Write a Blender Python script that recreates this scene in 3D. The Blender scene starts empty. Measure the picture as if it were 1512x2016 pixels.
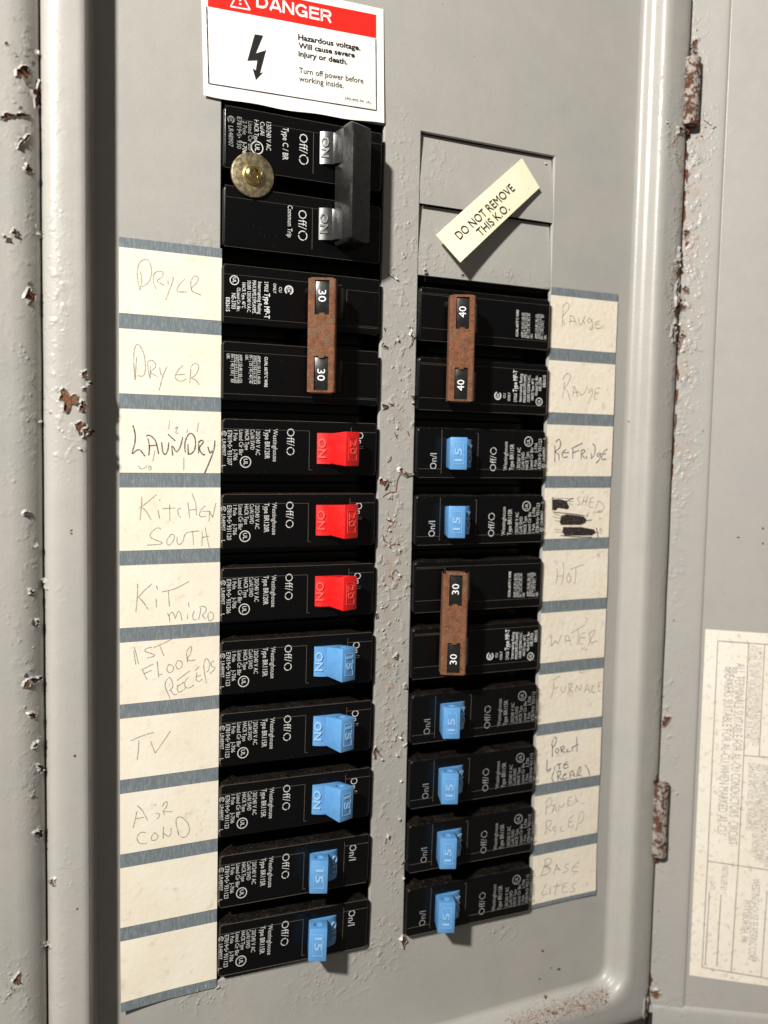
import bpy, bmesh, math, random
from mathutils import Vector, Matrix
from mathutils.bvhtree import BVHTree
from mathutils.noise import noise as pnoise

# ---------------------------------------------------------------- camera, light, exposure
# Everything is laid out in inches on the panel: x right, y up, z out of the panel; W() turns that into metres with Z up.
S = 0.0254
def W(x, y, z): return Vector((x*S, -z*S, y*S))
sc = bpy.context.scene
COL = sc.collection
CAM = Vector((-1.63587, -2.42899, 11.59340))
RM = Matrix(((0.90848391, 0.01241823, -0.4177353), (0.01974163, 0.99716741, 0.07257707), (0.4174533, -0.07418188, 0.90566539)))
FPX = 1738.136
cd = bpy.data.cameras.new('camera'); cam = bpy.data.objects.new('camera', cd); COL.objects.link(cam)
A3 = Matrix(((1, 0, 0), (0, 0, -1), (0, 1, 0)))
cam.matrix_world = Matrix.Translation(W(*CAM)) @ (A3 @ RM).to_4x4()
cd.sensor_fit = 'HORIZONTAL'; cd.sensor_width = 36; cd.lens = 36*FPX/1512
cd.clip_start = 0.005; cd.clip_end = 50
cd.dof.use_dof = True; cd.dof.focus_distance = 0.305; cd.dof.aperture_fstop = 13
sc.camera = cam
wd = bpy.data.worlds.new('World'); sc.world = wd; wd.use_nodes = True
wd.node_tree.nodes['Background'].inputs[0].default_value = (1.0, 0.91, 0.82, 1)
wd.node_tree.nodes['Background'].inputs[1].default_value = 0.12
LP = Vector((-20.5, 16.0, 20.0))
ld = bpy.data.lights.new('work_light', 'AREA'); ld.shape = 'DISK'; ld.size = 2.1*S; ld.energy = 17.3; ld.color = (1.0, 0.962, 0.91)
lo = bpy.data.objects.new('work_light', ld); COL.objects.link(lo); lo.location = W(*LP)
lo.rotation_euler = (W(4.0, -4.0, 0)-W(*LP)).to_track_quat('-Z', 'Y').to_euler()
sc.view_settings.view_transform = 'Standard'; sc.view_settings.look = 'None'
sc.view_settings.exposure = 0; sc.view_settings.gamma = 1
sc.cycles.max_bounces = 6

# ---------------------------------------------------------------- photo ray -> point on a real surface
def ray(px, py): return (RM @ Vector(((px-756)/FPX, -(py-1008)/FPX, -1.0))).normalized()
def at(px, py, z=0.0):
    d = ray(px, py); return CAM + d*((z-CAM.z)/d.z)
DA = math.radians(32); DH = Vector((8.85, 0, 0.2)); DD = Vector((math.cos(DA), 0, math.sin(DA))); DN = Vector((-math.sin(DA), 0, math.cos(DA)))
def dpt(s, y, n=0.0): return Vector((DH.x, y, DH.z)) + DD*s + DN*n
def dat(px, py):
    d = ray(px, py); P = CAM + d*(DN.dot(DH-CAM)/DN.dot(d)); return (P-DH).dot(DD), P.y
def topx(P):
    c = RM.transposed() @ (Vector(P)-CAM); return 756+FPX*c.x/-c.z, 1008-FPX*c.y/-c.z

# ---------------------------------------------------------------- materials
def mat(name, col, rough=0.5, metal=0.0, spec=0.5, coat=0.0):
    m = bpy.data.materials.new(name); m.use_nodes = True
    b = m.node_tree.nodes['Principled BSDF']
    b.inputs['Base Color'].default_value = (*col, 1); b.inputs['Roughness'].default_value = rough
    b.inputs['Metallic'].default_value = metal; b.inputs['Specular IOR Level'].default_value = spec
    b.inputs['Coat Weight'].default_value = coat
    return m
class NT:
    """small helper for node trees; coordinates are world position in inches"""
    def __init__(s, m):
        s.m = m; s.t = m.node_tree; s.b = s.t.nodes['Principled BSDF']
        g = s.t.nodes.new('ShaderNodeNewGeometry'); s.g = g
        v = s.t.nodes.new('ShaderNodeVectorMath'); v.operation = 'SCALE'; v.inputs['Scale'].default_value = 1/S
        s.t.links.new(g.outputs['Position'], v.inputs[0]); s.pos = v.outputs[0]
    def L(s, a, b): s.t.links.new(a, b)
    def noise(s, scale, detail=3, rough=0.5, dist=0.0, vec=None):
        n = s.t.nodes.new('ShaderNodeTexNoise'); n.inputs['Scale'].default_value = scale; n.inputs['Detail'].default_value = detail
        n.inputs['Roughness'].default_value = rough; n.inputs['Distortion'].default_value = dist
        s.L(vec or s.pos, n.inputs['Vector']); return n.outputs['Fac']
    def voro(s, scale, feat='F1'):
        n = s.t.nodes.new('ShaderNodeTexVoronoi'); n.feature = feat; n.inputs['Scale'].default_value = scale
        s.L(s.pos, n.inputs['Vector']); return n.outputs['Distance']
    def stretch(s, v):
        n = s.t.nodes.new('ShaderNodeVectorMath'); n.operation = 'MULTIPLY'; n.inputs[1].default_value = v; s.L(s.pos, n.inputs[0]); return n.outputs[0]
    def ramp(s, f, a, b, ca=(0, 0, 0), cb=(1, 1, 1)):
        n = s.t.nodes.new('ShaderNodeValToRGB'); e = n.color_ramp.elements
        e[0].position = a; e[1].position = b; e[0].color = (*ca, 1); e[1].color = (*cb, 1); s.L(f, n.inputs[0]); return n.outputs[0]
    def mix(s, f, a, b, mode='MIX'):
        n = s.t.nodes.new('ShaderNodeMix'); n.data_type = 'RGBA'; n.blend_type = mode
        for i, v in ((0, f), (6, a), (7, b)):
            if hasattr(v, 'links'): s.L(v, n.inputs[i])
            elif i == 0: n.inputs[0].default_value = v
            else: n.inputs[i].default_value = (*v, 1)
        return n.outputs[2]
    def math(s, op, a, b=0.0):
        n = s.t.nodes.new('ShaderNodeMath'); n.operation = op
        for i, v in ((0, a), (1, b)):
            if hasattr(v, 'links'): s.L(v, n.inputs[i])
            else: n.inputs[i].default_value = v
        return n.outputs[0]
    def attr(s, name):
        n = s.t.nodes.new('ShaderNodeAttribute'); n.attribute_name = name; return n.outputs['Fac']
    def sep(s, vec):
        n = s.t.nodes.new('ShaderNodeSeparateXYZ'); s.L(vec, n.inputs[0]); return n.outputs
    def bump(s, h, strength, dist=0.01):
        n = s.t.nodes.new('ShaderNodeBump'); n.inputs['Strength'].default_value = strength; n.inputs['Distance'].default_value = dist*S
        s.L(h, n.inputs['Height'])
        prev = s.b.inputs['Normal'].links
        if prev: s.L(prev[0].from_socket, n.inputs['Normal'])
        s.L(n.outputs[0], s.b.inputs['Normal'])

def make_paint(name, base, dark, warm):
    m = mat(name, base, 0.33, spec=0.5); k = NT(m)
    c = k.mix(k.ramp(k.noise(0.9, 4), 0.35, 0.7), base, warm)
    c = k.mix(k.math('MULTIPLY', k.ramp(k.noise(2.3, 5, 0.65), 0.45, 0.75), 0.3), c, dark)
    # sparse dirt specks
    c = k.mix(k.math('MULTIPLY', k.ramp(k.voro(5.0), 0.028, 0.04, (1, 1, 1), (0, 0, 0)), k.ramp(k.noise(0.8, 1), 0.5, 0.6)), c, (0.05, 0.035, 0.025))
    w = k.attr('wear')
    sc_ = k.ramp(k.noise(1.0, 2, vec=k.stretch((1.3, 26, 8))), 0.70, 0.74)
    c = k.mix(k.math('MULTIPLY', k.math('MULTIPLY', sc_, k.ramp(k.noise(0.7, 2), 0.5, 0.62)), 0.22), c, (0.46, 0.44, 0.41))
    c = k.mix(k.math('MULTIPLY', k.ramp(k.noise(3.2, 6, 0.75, 0.8), 0.52, 0.8), 0.16), c, (0.24, 0.20, 0.17))
    # reddish bleeding where wear is strongest
    c = k.mix(k.math('MULTIPLY', k.ramp(w, 0.75, 1.0), k.ramp(k.noise(14, 6, 0.7), 0.60, 0.68)), c, (0.17, 0.06, 0.035))
    c = k.mix(k.math('MULTIPLY', k.ramp(w, 0.55, 1.0), k.ramp(k.noise(4, 4, 0.7), 0.45, 0.7)), c, (0.36, 0.28, 0.22))
    k.L(c, k.b.inputs['Base Color'])
    k.L(k.ramp(k.noise(6, 3), 0.3, 0.8, (0.33,)*3, (0.46,)*3), k.b.inputs['Roughness'])
    k.bump(k.noise(28, 2), 0.25, 0.006)
    k.bump(k.noise(1.1, 1), 0.12, 0.02)
    blis = k.math('MULTIPLY', k.ramp(k.noise(7.5, 2, 0.5, 0.2), 0.52, 0.74), w)
    k.bump(blis, 1.0, 0.017)
    fine = k.math('MULTIPLY', k.ramp(k.voro(13), 0.0, 0.38, (1, 1, 1), (0, 0, 0)), k.math('MULTIPLY', w, k.ramp(k.noise(6, 3), 0.48, 0.66)))
    k.bump(fine, 1.0, 0.03)
    return m
PAINT = make_paint('grey_enamel', (0.362, 0.354, 0.326), (0.308, 0.303, 0.281), (0.388, 0.370, 0.338))
PAINTD = make_paint('grey_enamel_door', (0.365, 0.355, 0.333), (0.32, 0.314, 0.294), (0.38, 0.362, 0.333))

def make_rust(name, a, b, c3, paintmix=0.0, speck=1.0):
    m = mat(name, a, 0.85, spec=0.2); k = NT(m)
    c = k.mix(k.ramp(k.noise(11, 6, 0.7), 0.35, 0.65), a, b)
    c = k.mix(k.ramp(k.noise(5, 5, 0.7), 0.5, 0.72), c, c3)
    c = k.mix(k.math('MULTIPLY', k.ramp(k.noise(45, 3, 0.6), 0.52, 0.7), speck), c, (0.03, 0.015, 0.01))
    if paintmix:
        f = k.ramp(k.noise(9, 6, 0.78, 0.3), 0.58-paintmix*0.2, 0.60-paintmix*0.2)
        c = k.mix(f, c, (0.36, 0.31, 0.275))
        k.L(k.ramp(f, 0, 1, (0.8,)*3, (0.3,)*3), k.b.inputs['Roughness']); k.bump(f, 1.0, 0.015)
    k.L(c, k.b.inputs['Base Color']); k.bump(k.noise(35, 5, 0.7), 0.9, 0.02)
    return m
RUST = make_rust('rust', (0.115, 0.041, 0.023), (0.20, 0.075, 0.035), (0.06, 0.027, 0.02))
RUSTB = make_rust('bright_rust', (0.24, 0.10, 0.04), (0.13, 0.055, 0.03), (0.22, 0.13, 0.05))
RUSTM = make_rust('rusted_clip_steel', (0.24, 0.098, 0.048), (0.125, 0.055, 0.03), (0.15, 0.115, 0.08), 0.0, 0.6)
HINGE = make_rust('peeling_hinge_steel', (0.085, 0.04, 0.026), (0.17, 0.07, 0.033), (0.045, 0.034, 0.03), 0.5)

def make_plastic(name, col, rough=0.28, dusty=True, spec=0.5):
    m = mat(name, col, rough, spec=spec); k = NT(m)
    c = col
    nz = k.sep(k.g.outputs['Normal'])
    if dusty:
        up = k.ramp(nz[2], 0.15, 0.7)                      # dust lies on faces that look up
        d = k.math('MULTIPLY', up, k.ramp(k.noise(5, 5, 0.75), 0.30, 0.68))
        c = k.mix(k.math('MULTIPLY', d, 0.6), c, (0.009, 0.007, 0.005))
        c = k.mix(k.math('MULTIPLY', up, k.ramp(k.noise(40, 4, 0.65), 0.58, 0.66)), c, (0.085, 0.055, 0.033))
        c = k.mix(k.math('MULTIPLY', k.ramp(k.voro(19), 0.05, 0.08, (1, 1, 1), (0, 0, 0)), k.ramp(k.noise(1.7, 3, 0.6), 0.5, 0.62)), c, (0.10, 0.085, 0.065))
        k.L(k.mix(d, (rough,)*3, (0.7,)*3), k.b.inputs['Roughness'])
        k.L(c, k.b.inputs['Base Color'])
    else:
        g_ = k.math('MULTIPLY', k.ramp(k.noise(7, 5, 0.7), 0.45, 0.75), 0.35)
        k.L(k.mix(g_, col, tuple(x*.55+.01 for x in col)), k.b.inputs['Base Color'])
        k.L(k.ramp(k.noise(12, 4, 0.6), 0.3, 0.75, (rough*.8,)*3, (min(1, rough*1.7),)*3), k.b.inputs['Roughness'])
    k.bump(k.noise(70, 2), 0.12, 0.004)
    return m
BLACK = make_plastic('black_phenolic', (0.0028, 0.0028, 0.003), 0.23, True, 0.27)
BLACKS = make_plastic('black_shiny_handle', (0.02, 0.02, 0.02), 0.3, False, 0.9)
BLACKS.node_tree.nodes['Principled BSDF'].inputs['Coat Weight'].default_value = 1.0
BLACKS.node_tree.nodes['Principled BSDF'].inputs['Coat Roughness'].default_value = 0.22
BLACKBAR = make_plastic('black_worn_bar', (0.012, 0.0117, 0.0108), 0.25, False)
BLUE = make_plastic('blue_plastic', (0.105, 0.295, 0.575), 0.36, False)
RED = make_plastic('red_plastic', (0.70, 0.010, 0.010), 0.36, False)
BLUEL = make_plastic('highlit_blue_lettering', (0.27, 0.47, 0.70), 0.4, False)  # raised letters, blue and red: highlights painted in as a paler plastic colour
REDL = make_plastic('highlit_red_lettering', (0.78, 0.075, 0.06), 0.4, False)
EDGEGLINT = mat('edge_glint', (0.085, 0.07, 0.055), 0.5)  # pale grey stands in for light caught on the bevelled edges
PRINT = mat('white_print', (0.60, 0.60, 0.575), 0.6)
PRINTD = mat('faded_print', (0.29, 0.29, 0.28), 0.6)
PRINTW = mat('bright_white_print', (0.82, 0.82, 0.80), 0.6)
DARK = mat('dark_interior', (0.01, 0.01, 0.01), 0.9)

def make_paper(name, col, spot, amount, scale=6, wrinkle=0.25):
    m = mat(name, col, 0.7, spec=0.25); k = NT(m)
    c = k.mix(k.ramp(k.noise(1.5, 4), 0.35, 0.75), col, tuple(x*y for x, y in zip(col, (0.95, 0.92, 0.86))))
    if amount:
        f = k.math('MULTIPLY', k.ramp(k.noise(scale, 4, 0.6), 0.62-amount*0.06, 0.75), amount)
        c = k.mix(f, c, spot)
        f2 = k.math('MULTIPLY', k.ramp(k.voro(scale*1.3), 0.06, 0.13, (1, 1, 1), (0, 0, 0)), k.ramp(k.noise(1.3, 3), 0.46, 0.6))
        c = k.mix(k.math('MULTIPLY', f2, min(.55, amount*.9)), c, spot)
    k.L(c, k.b.inputs['Base Color'])
    k.bump(k.noise(13, 3, 0.5), wrinkle, 0.012)
    return m
PAPERL = make_paper('cream_card', (0.81, 0.755, 0.635), (0.40, 0.32, 0.22), 0.35)
PAPERR = make_paper('stained_cream_card', (0.79, 0.725, 0.61), (0.36, 0.28, 0.20), 0.45, 6, 0.6)
PAPERD = make_paper('foxed_label_paper', (0.80, 0.75, 0.655), (0.50, 0.42, 0.31), 1.0, 12, 0.3)
PAPERT = make_paper('cream_tag', (0.82, 0.78, 0.58), (0.5, 0.45, 0.3), 0.1)
SIGNW = make_paper('white_sign', (0.84, 0.815, 0.77), (0.6, 0.55, 0.5), 0.05, 3, 0.1)
SIGNR = mat('sign_red', (0.78, 0.02, 0.012), 0.4)
INKB = mat('black_ink', (0.012, 0.012, 0.014), 0.5)
INKN = mat('sign_navy_line', (0.015, 0.018, 0.035), 0.5)
m = mat('blue_grey_band', (0.155, 0.185, 0.20), 0.45); k = NT(m)
k.L(k.mix(k.ramp(k.noise(30, 4, 0.7, vec=k.stretch((2.2, 1, 0.35))), 0.45, 0.8), (0.145, 0.172, 0.187), (0.30, 0.33, 0.34)), k.b.inputs['Base Color'])
BAND = m
def ink(name, col, alpha):
    m = mat(name, col, 0.6); k = NT(m)
    k.L(k.math('MULTIPLY', k.ramp(k.noise(40, 3, 0.7), 0.3, 0.62, (0.35,)*3, (1,)*3), alpha), k.b.inputs['Alpha']); return m
PENCIL = ink('pencil', (0.13, 0.12, 0.10), 0.62)
PENCILD = ink('dark_pencil', (0.05, 0.04, 0.035), 0.95)
PEN = ink('blue_black_pen', (0.045, 0.05, 0.10), 0.95)
MARKER = ink('black_marker', (0.02, 0.012, 0.012), 1.3)
LBLINK = ink('faded_blue_grey_print', (0.17, 0.18, 0.22), 0.62)
LBLRED = mat('faded_rule', (0.16, 0.14, 0.14), 0.6)
m = mat('yellow_zinc', (0.55, 0.46, 0.27), 0.36, 1.0); k = NT(m)
k.L(k.mix(k.ramp(k.noise(7, 5, 0.7), 0.35, 0.7), (0.62, 0.52, 0.30), (0.42, 0.36, 0.27)), k.b.inputs['Base Color'])
k.L(k.ramp(k.noise(20, 4), 0.3, 0.8, (0.30,)*3, (0.6,)*3), k.b.inputs['Roughness']); k.bump(k.noise(60, 3), 0.3, 0.006)
ZINC = m
BRASS = mat('gold_zinc_screw', (0.80, 0.66, 0.30), 0.2, 1.0)
m = mat('fallen_rust_grains', (0.24, 0.11, 0.06), 0.9); k = NT(m)
k.L(k.mix(k.ramp(k.noise(9, 4), 0.4, 0.6), (0.30, 0.175, 0.12), (0.13, 0.07, 0.045)), k.b.inputs['Base Color']); GRAIN = m

# ---------------------------------------------------------------- mesh helpers (panel inches)
class MB:
    def __init__(s): s.v = []; s.f = []; s.mi = []; s.mats = []; s.wear = None
    def m(s, mat_):
        if mat_ not in s.mats: s.mats.append(mat_)
        return s.mats.index(mat_)
    def add(s, vs, fs, mat_):
        o = len(s.v); i = s.m(mat_); s.v += [Vector(p) for p in vs]
        for f in fs: s.f.append([o+j for j in f]); s.mi.append(i)
    def quad(s, a, b, c, d, mat_): s.add([a, b, c, d], [(0, 1, 2, 3)], mat_)
    def bm(s, b, mat_, M=None):
        b.verts.index_update()
        s.add([(M @ v.co) if M else v.co.copy() for v in b.verts], [[v.index for v in f.verts] for f in b.faces], mat_); b.free()
    def build(s, name, parent=None, smooth=True, origin=None, wear=False, angle=35):
        me = bpy.data.meshes.new(name)
        og = Vector(origin) if origin else Vector((0, 0, 0))
        me.from_pydata([W(*(p-og)) for p in s.v], [], s.f)
        for x in s.mats: me.materials.append(x)
        me.polygons.foreach_set('material_index', s.mi)
        if smooth:
            me.polygons.foreach_set('use_smooth', [True]*len(s.f))
            try: me.set_sharp_from_angle(angle=math.radians(angle))
            except Exception: pass
        if wear:
            a = me.attributes.new('wear', 'FLOAT', 'POINT')
            a.data.foreach_set('value', [wear_at(p) for p in s.v])
        me.update()
        o = bpy.data.objects.new(name, me); COL.objects.link(o)
        if origin and not parent: o.location = W(*og)
        if parent: o.parent = parent
        return o
def rbox(x0, x1, y0, y1, z0, z1, r=0.02, seg=2, topscale=None, only=None):
    b = bmesh.new(); bmesh.ops.create_cube(b, size=1)
    for v in b.verts:
        v.co = Vector((x0 if v.co.x < 0 else x1, y0 if v.co.y < 0 else y1, z0 if v.co.z < 0 else z1))
        if topscale and v.co.z == z0:
            v.co.x += topscale[0] if v.co.x == x1 else -topscale[0]
            v.co.y += topscale[1] if v.co.y == y1 else -topscale[1]
    if r:
        es = [e for e in b.edges if (not only or only(e))]
        bmesh.ops.bevel(b, geom=es, offset=r, segments=seg, affect='EDGES', profile=0.5)
    return b
def cyl(cx, cy, z0, z1, r, n=24, bev=0.0, r2=None):
    vs = []; fs = []
    prof = [(r, z0), (r2 or r, z1-bev), ((r2 or r)-bev, z1)] if bev else [(r, z0), (r2 or r, z1)]
    for rr, z in prof: vs += [(cx+rr*math.cos(2*math.pi*i/n), cy+rr*math.sin(2*math.pi*i/n), z) for i in range(n)]
    for q in range(len(prof)-1):
        for i in range(n): fs.append((q*n+i, q*n+(i+1) % n, (q+1)*n+(i+1) % n, (q+1)*n+i))
    fs.append(tuple((len(prof)-1)*n+i for i in range(n))); return vs, fs
def annulus(cx, cy, z, r0, r1, n=28, gaps=()):
    vs = []; fs = []
    for i in range(n):
        a = 2*math.pi*i/n; vs += [(cx+r0*math.cos(a), cy+r0*math.sin(a), z), (cx+r1*math.cos(a), cy+r1*math.sin(a), z)]
    for i in range(n):
        if i in gaps: continue
        j = (i+1) % n; fs.append((2*i, 2*i+1, 2*j+1, 2*j))
    return vs, fs
_tc = {}
def glyphs(s, bold=0.0, extrude=0.0, res=2):
    key = (s, bold, extrude, res)
    if key in _tc: return _tc[key]
    def conv(t):
        cu = bpy.data.curves.new('t', 'FONT'); cu.body = t; cu.offset = bold; cu.extrude = extrude; cu.resolution_u = res; cu.size = 1
        ob = bpy.data.objects.new('t', cu); COL.objects.link(ob); dg = bpy.context.evaluated_depsgraph_get()
        me = bpy.data.meshes.new_from_object(ob.evaluated_get(dg)); vs = [v.co.copy() for v in me.vertices]; fs = [tuple(p.vertices) for p in me.polygons]
        bpy.data.objects.remove(ob); bpy.data.curves.remove(cu); bpy.data.meshes.remove(me); return vs, fs
    if 'cap' not in _tc:
        hv, _ = conv('H') if not s == '§' else conv('H'); _tc['cap'] = max(v.y for v in hv)-min(v.y for v in hv)
    vs, fs = conv(s)
    x0 = min(v.x for v in vs); x1 = max(v.x for v in vs)
    _tc[key] = (vs, fs, x0, x1); return _tc[key]
def text(mb, s, P, d, up, width, cap, mat_, n=(0, 0, 1), bold=0.0, extrude=0.0, depth=0.0, res=2):
    """lay s with its baseline from P along unit d over width, cap height cap along up; faces keep d x up = n"""
    vs, fs, x0, x1 = glyphs(s, bold, extrude, res); P = Vector(P); d = Vector(d); up = Vector(up); n = Vector(n)
    kx = width/max(1e-6, x1-x0); ky = cap/_tc['cap']; kz = depth/extrude if extrude else 0
    mb.add([P + d*((v.x-x0)*kx) + up*(v.y*ky) + n*((v.z)*kz) for v in vs], fs, mat_)
def text_px(mb, s, p0, p1, capx, mat_, surf, off, bold=0.0):
    """fit s between two photographed baseline ends on a surface; capx: photographed cap height point above p0"""
    P0 = surf(*p0); P1 = surf(*p1); C = surf(*capx)
    d = (P1-P0); w = d.length; d.normalize(); n = off.normalized(); up = n.cross(d); up.normalize()
    text(mb, s, P0+off, d, up, w, abs((C-P0).dot(up)), mat_, n, bold)
def ribbon(mb, pts, w, mat_, nrm, smooth=True):
    """thin flat stroke along pts"""
    if smooth and len(pts) > 2:
        q = []
        P = [pts[0]]+pts+[pts[-1]]
        for i in range(1, len(P)-2):
            for t in (0, .25, .5, .75):
                a, b, c, e = P[i-1], P[i], P[i+1], P[i+2]
                q.append(0.5*((2*b)+(c-a)*t+(2*a-5*b+4*c-e)*t*t+(3*b-a-3*c+e)*t*t*t))
        q.append(pts[-1]); pts = q
    vs = []; fs = []; n = len(pts)
    for i, p in enumerate(pts):
        t = (pts[min(i+1, n-1)]-pts[max(i-1, 0)]); t = t.normalized() if t.length > 1e-9 else Vector((1, 0, 0))
        sd = nrm.cross(t).normalized()*(w*0.5*(0.8+0.35*random.random()))
        vs += [p-sd, p+sd]
    for i in range(n-1): fs.append((2*i, 2*i+2, 2*i+3, 2*i+1))
    mb.add(vs, fs, mat_)
def empty(name, loc, label=None, cat=None, group=None, rot=0.0):
    o = bpy.data.objects.new(name, None); COL.objects.link(o); o.location = W(*loc); o.rotation_euler = (0, -rot, 0); o.empty_display_size = 0.005
    if label: o['label'] = label; o['category'] = cat
    if group: o['group'] = group
    return o
def tag(o, label, cat, group=None):
    o['label'] = label; o['category'] = cat
    if group: o['group'] = group
Z = Vector((0, 0, 1)); X = Vector((1, 0, 0)); Y = Vector((0, 1, 0))

# ---------------------------------------------------------------- wear map: where the enamel is blistered, traced from the photo (centre x, centre y, radius x, radius y, strength)
WEAR = [(790, 560, 38, 110, .55), (785, 720, 36, 90, .6), (790, 830, 34, 60, .8), (775, 960, 34, 60, .5), (775, 1070, 34, 80, .85), (770, 1180, 34, 110, .95),
        (765, 1340, 34, 90, .85), (765, 1460, 34, 50, .8), (762, 1600, 34, 70, .55), (780, 1700, 32, 60, .7), (765, 1850, 45, 50, .7), (700, 1900, 60, 50, .45), (620, 1945, 60, 40, .45),
        (800, 440, 30, 80, .35), (790, 290, 25, 90, .35), (860, 330, 40, 50, .4), (870, 500, 50, 45, .5), (1000, 545, 60, 20, .4), (410, 600, 10, 20, .3), (395, 470, 45, 30, .45),
        (400, 1955, 60, 35, .6), (975, 1835, 50, 20, .5), (540, 225, 40, 20, .2),
        (1372, 40, 16, 50, .6), (1370, 170, 30, 90, .45), (1372, 290, 45, 60, .8), (1360, 380, 30, 90, .85), (1358, 500, 30, 110, .95), (1350, 620, 32, 80, .95), (1348, 720, 30, 60, 1.0), (1345, 840, 28, 70, .8), (1340, 900, 40, 40, .8), (1335, 980, 24, 60, .6), (1325, 1150, 30, 120, .4), (1312, 1380, 26, 90, .6),
        (1310, 1510, 30, 50, .35), (1300, 1700, 30, 40, .4), (1285, 1860, 26, 60, .4), (1320, 1980, 60, 30, .4), (1330, 540, 18, 60, .6), (1330, 280, 30, 40, .6), (1330, 660, 14, 40, .5), (1300, 180, 30, 60, .3),
        (50, 120, 30, 120, .7), (35, 260, 40, 90, .7), (50, 470, 40, 80, .6), (45, 700, 50, 110, .6), (60, 840, 40, 60, .5), (30, 960, 40, 60, .4), (60, 1080, 30, 60, .6), (60, 1230, 40, 90, .7), (60, 1380, 35, 90, .6), (60, 1550, 35, 70, .6),
        (30, 1940, 50, 70, .7), (115, 640, 30, 110, .7), (120, 800, 45, 60, .9), (140, 880, 40, 50, .85), (110, 560, 30, 60, .5), (115, 430, 30, 60, .4), (110, 1170, 20, 30, .3), (120, 1720, 30, 60, .4), (120, 1880, 20, 60, .3), (100, 1990, 30, 40, .5), (100, 60, 20, 60, .25), (110, 230, 30, 60, .25),
        (1120, 1975, 80, 25, .3)]
def wear_at(P):
    px, py = topx(P); w = 0.03
    for cx, cy, rx, ry, s in WEAR:
        a = (px-cx)/rx; b = (py-cy)/ry; d = a*a+b*b
        if d < 4: w += s*math.exp(-d*1.1)
    if px < 175: w *= .6
    return min(1.0, w)

# ================================================================ PANEL COVER (dead front, moulded rim, outer frame)
cover = empty('panel_cover', (3.9, -3.5, 0), 'grey painted sheet metal breaker panel cover with chipped paint and two columns of breakers', 'electrical panel'); cover['kind'] = 'thing'
XL, XR, YB = -0.29, 8.02, -11.40
OL = (1.285, 3.605, -9.86, 2.085); OR = (4.175, 6.485, -9.87, 0.08); KO = (4.175, 6.48, 0.08, 2.09)
def subdiv(a, b, st): n = max(1, int(round((b-a)/st))); return [a+(b-a)*i/n for i in range(n+1)]
mb = MB()
def plate(x0, x1, y0, y1, st):
    xs = subdiv(x0, x1, st); ys = subdiv(y0, y1, st); nx = len(xs)
    mb.add([(x, y, 0) for y in ys for x in xs], [(j*nx+i, j*nx+i+1, (j+1)*nx+i+1, (j+1)*nx+i) for j in range(len(ys)-1) for i in range(nx-1)], PAINT)
E_ = 0.012
YT = 9.0
plate(XL, OL[0]-E_, YB, YT, .09)
plate(OL[1]+E_, OR[0]-E_, OL[2]-E_, OL[3]+E_, .06)
plate(OR[1]+E_, XR, YB, YT, .09)
plate(OL[0]-E_, OR[1]+E_, YB, OL[2]-E_, .07)
plate(OL[0]-E_, OR[1]+E_, OL[3]+E_, YT, .09)
def lip(x0, x1, y0, y1, sides='lrtb'):
    """rolled, slightly ragged edge round an opening"""
    T = -0.06
    def strip(a, b, nin):
        L = (Vector(b)-Vector(a)).length; n = max(2, int(L/0.12)); vs = []
        for i in range(n+1):
            p = Vector(a).lerp(Vector(b), i/n)
            for o_, z in ((E_, 0), (E_*0.35, -0.003), (0, -0.014), (0.0, T)):
                vs.append((p.x-nin[0]*o_, p.y-nin[1]*o_, z))
        fs = [(4*i+q, 4*i+q+1, 4*i+q+5, 4*i+q+4) for i in range(n) for q in range(3)]
        mb.add(vs, fs, PAINT)
    if 'l' in sides: strip((x0, y1, 0), (x0, y0, 0), (1, 0))
    if 'r' in sides: strip((x1, y0, 0), (x1, y1, 0), (-1, 0))
    if 't' in sides: strip((x1, y1, 0), (x0, y1, 0), (0, -1))
    if 'b' in sides: strip((x0, y0, 0), (x1, y0, 0), (0, 1))
lip(*OL); lip(OR[0], OR[1], OR[2], KO[3])
front = mb.build('dead_front_plate', cover, wear=True)
# moulded rim round the recess
PROF = [(-0.10, 0.0), (0.0, 0.0), (0.045, 0.009), (0.075, 0.030), (0.098, 0.070), (0.110, 0.115), (0.125, 0.148), (0.150, 0.165), (0.168, 0.195), (0.182, 0.245), (0.202, 0.295), (0.235, 0.335), (0.285, 0.357), (0.36, 0.362), (0.50, 0.355), (0.62, 0.343), (0.72, 0.320), (0.78, 0.285), (0.815, 0.235), (0.832, 0.19), (0.838, 0.14), (0.845, 0.11)]
RC = 0.22
def path(step=0.12):
    pts = []
    for y in subdiv(-YT, -(YB+RC), step): pts.append(((XL, -y), (-1, 0)))
    for i in range(1, 13): a = math.pi + math.pi/2*i/12; pts.append(((XL+RC+RC*math.cos(a), YB+RC+RC*math.sin(a)), (math.cos(a), math.sin(a))))
    for x in subdiv(XL+RC, XR-RC, step)[1:]: pts.append(((x, YB), (0, -1)))
    for i in range(1, 13): a = 1.5*math.pi + math.pi/2*i/12; pts.append(((XR-RC+RC*math.cos(a), YB+RC+RC*math.sin(a)), (math.cos(a), math.sin(a))))
    for y in subdiv(YB+RC, YT, step)[1:]: pts.append(((XR, y), (1, 0)))
    return pts
def narrow(d, t):
    """the left side of the rim is narrower than the right; t runs 0 (left) to 1 (right)"""
    e = d*.55 if d < .3 else .165+(d-.3)*.84 if d < .84 else d-.221
    return e+(d-e)*t
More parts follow.
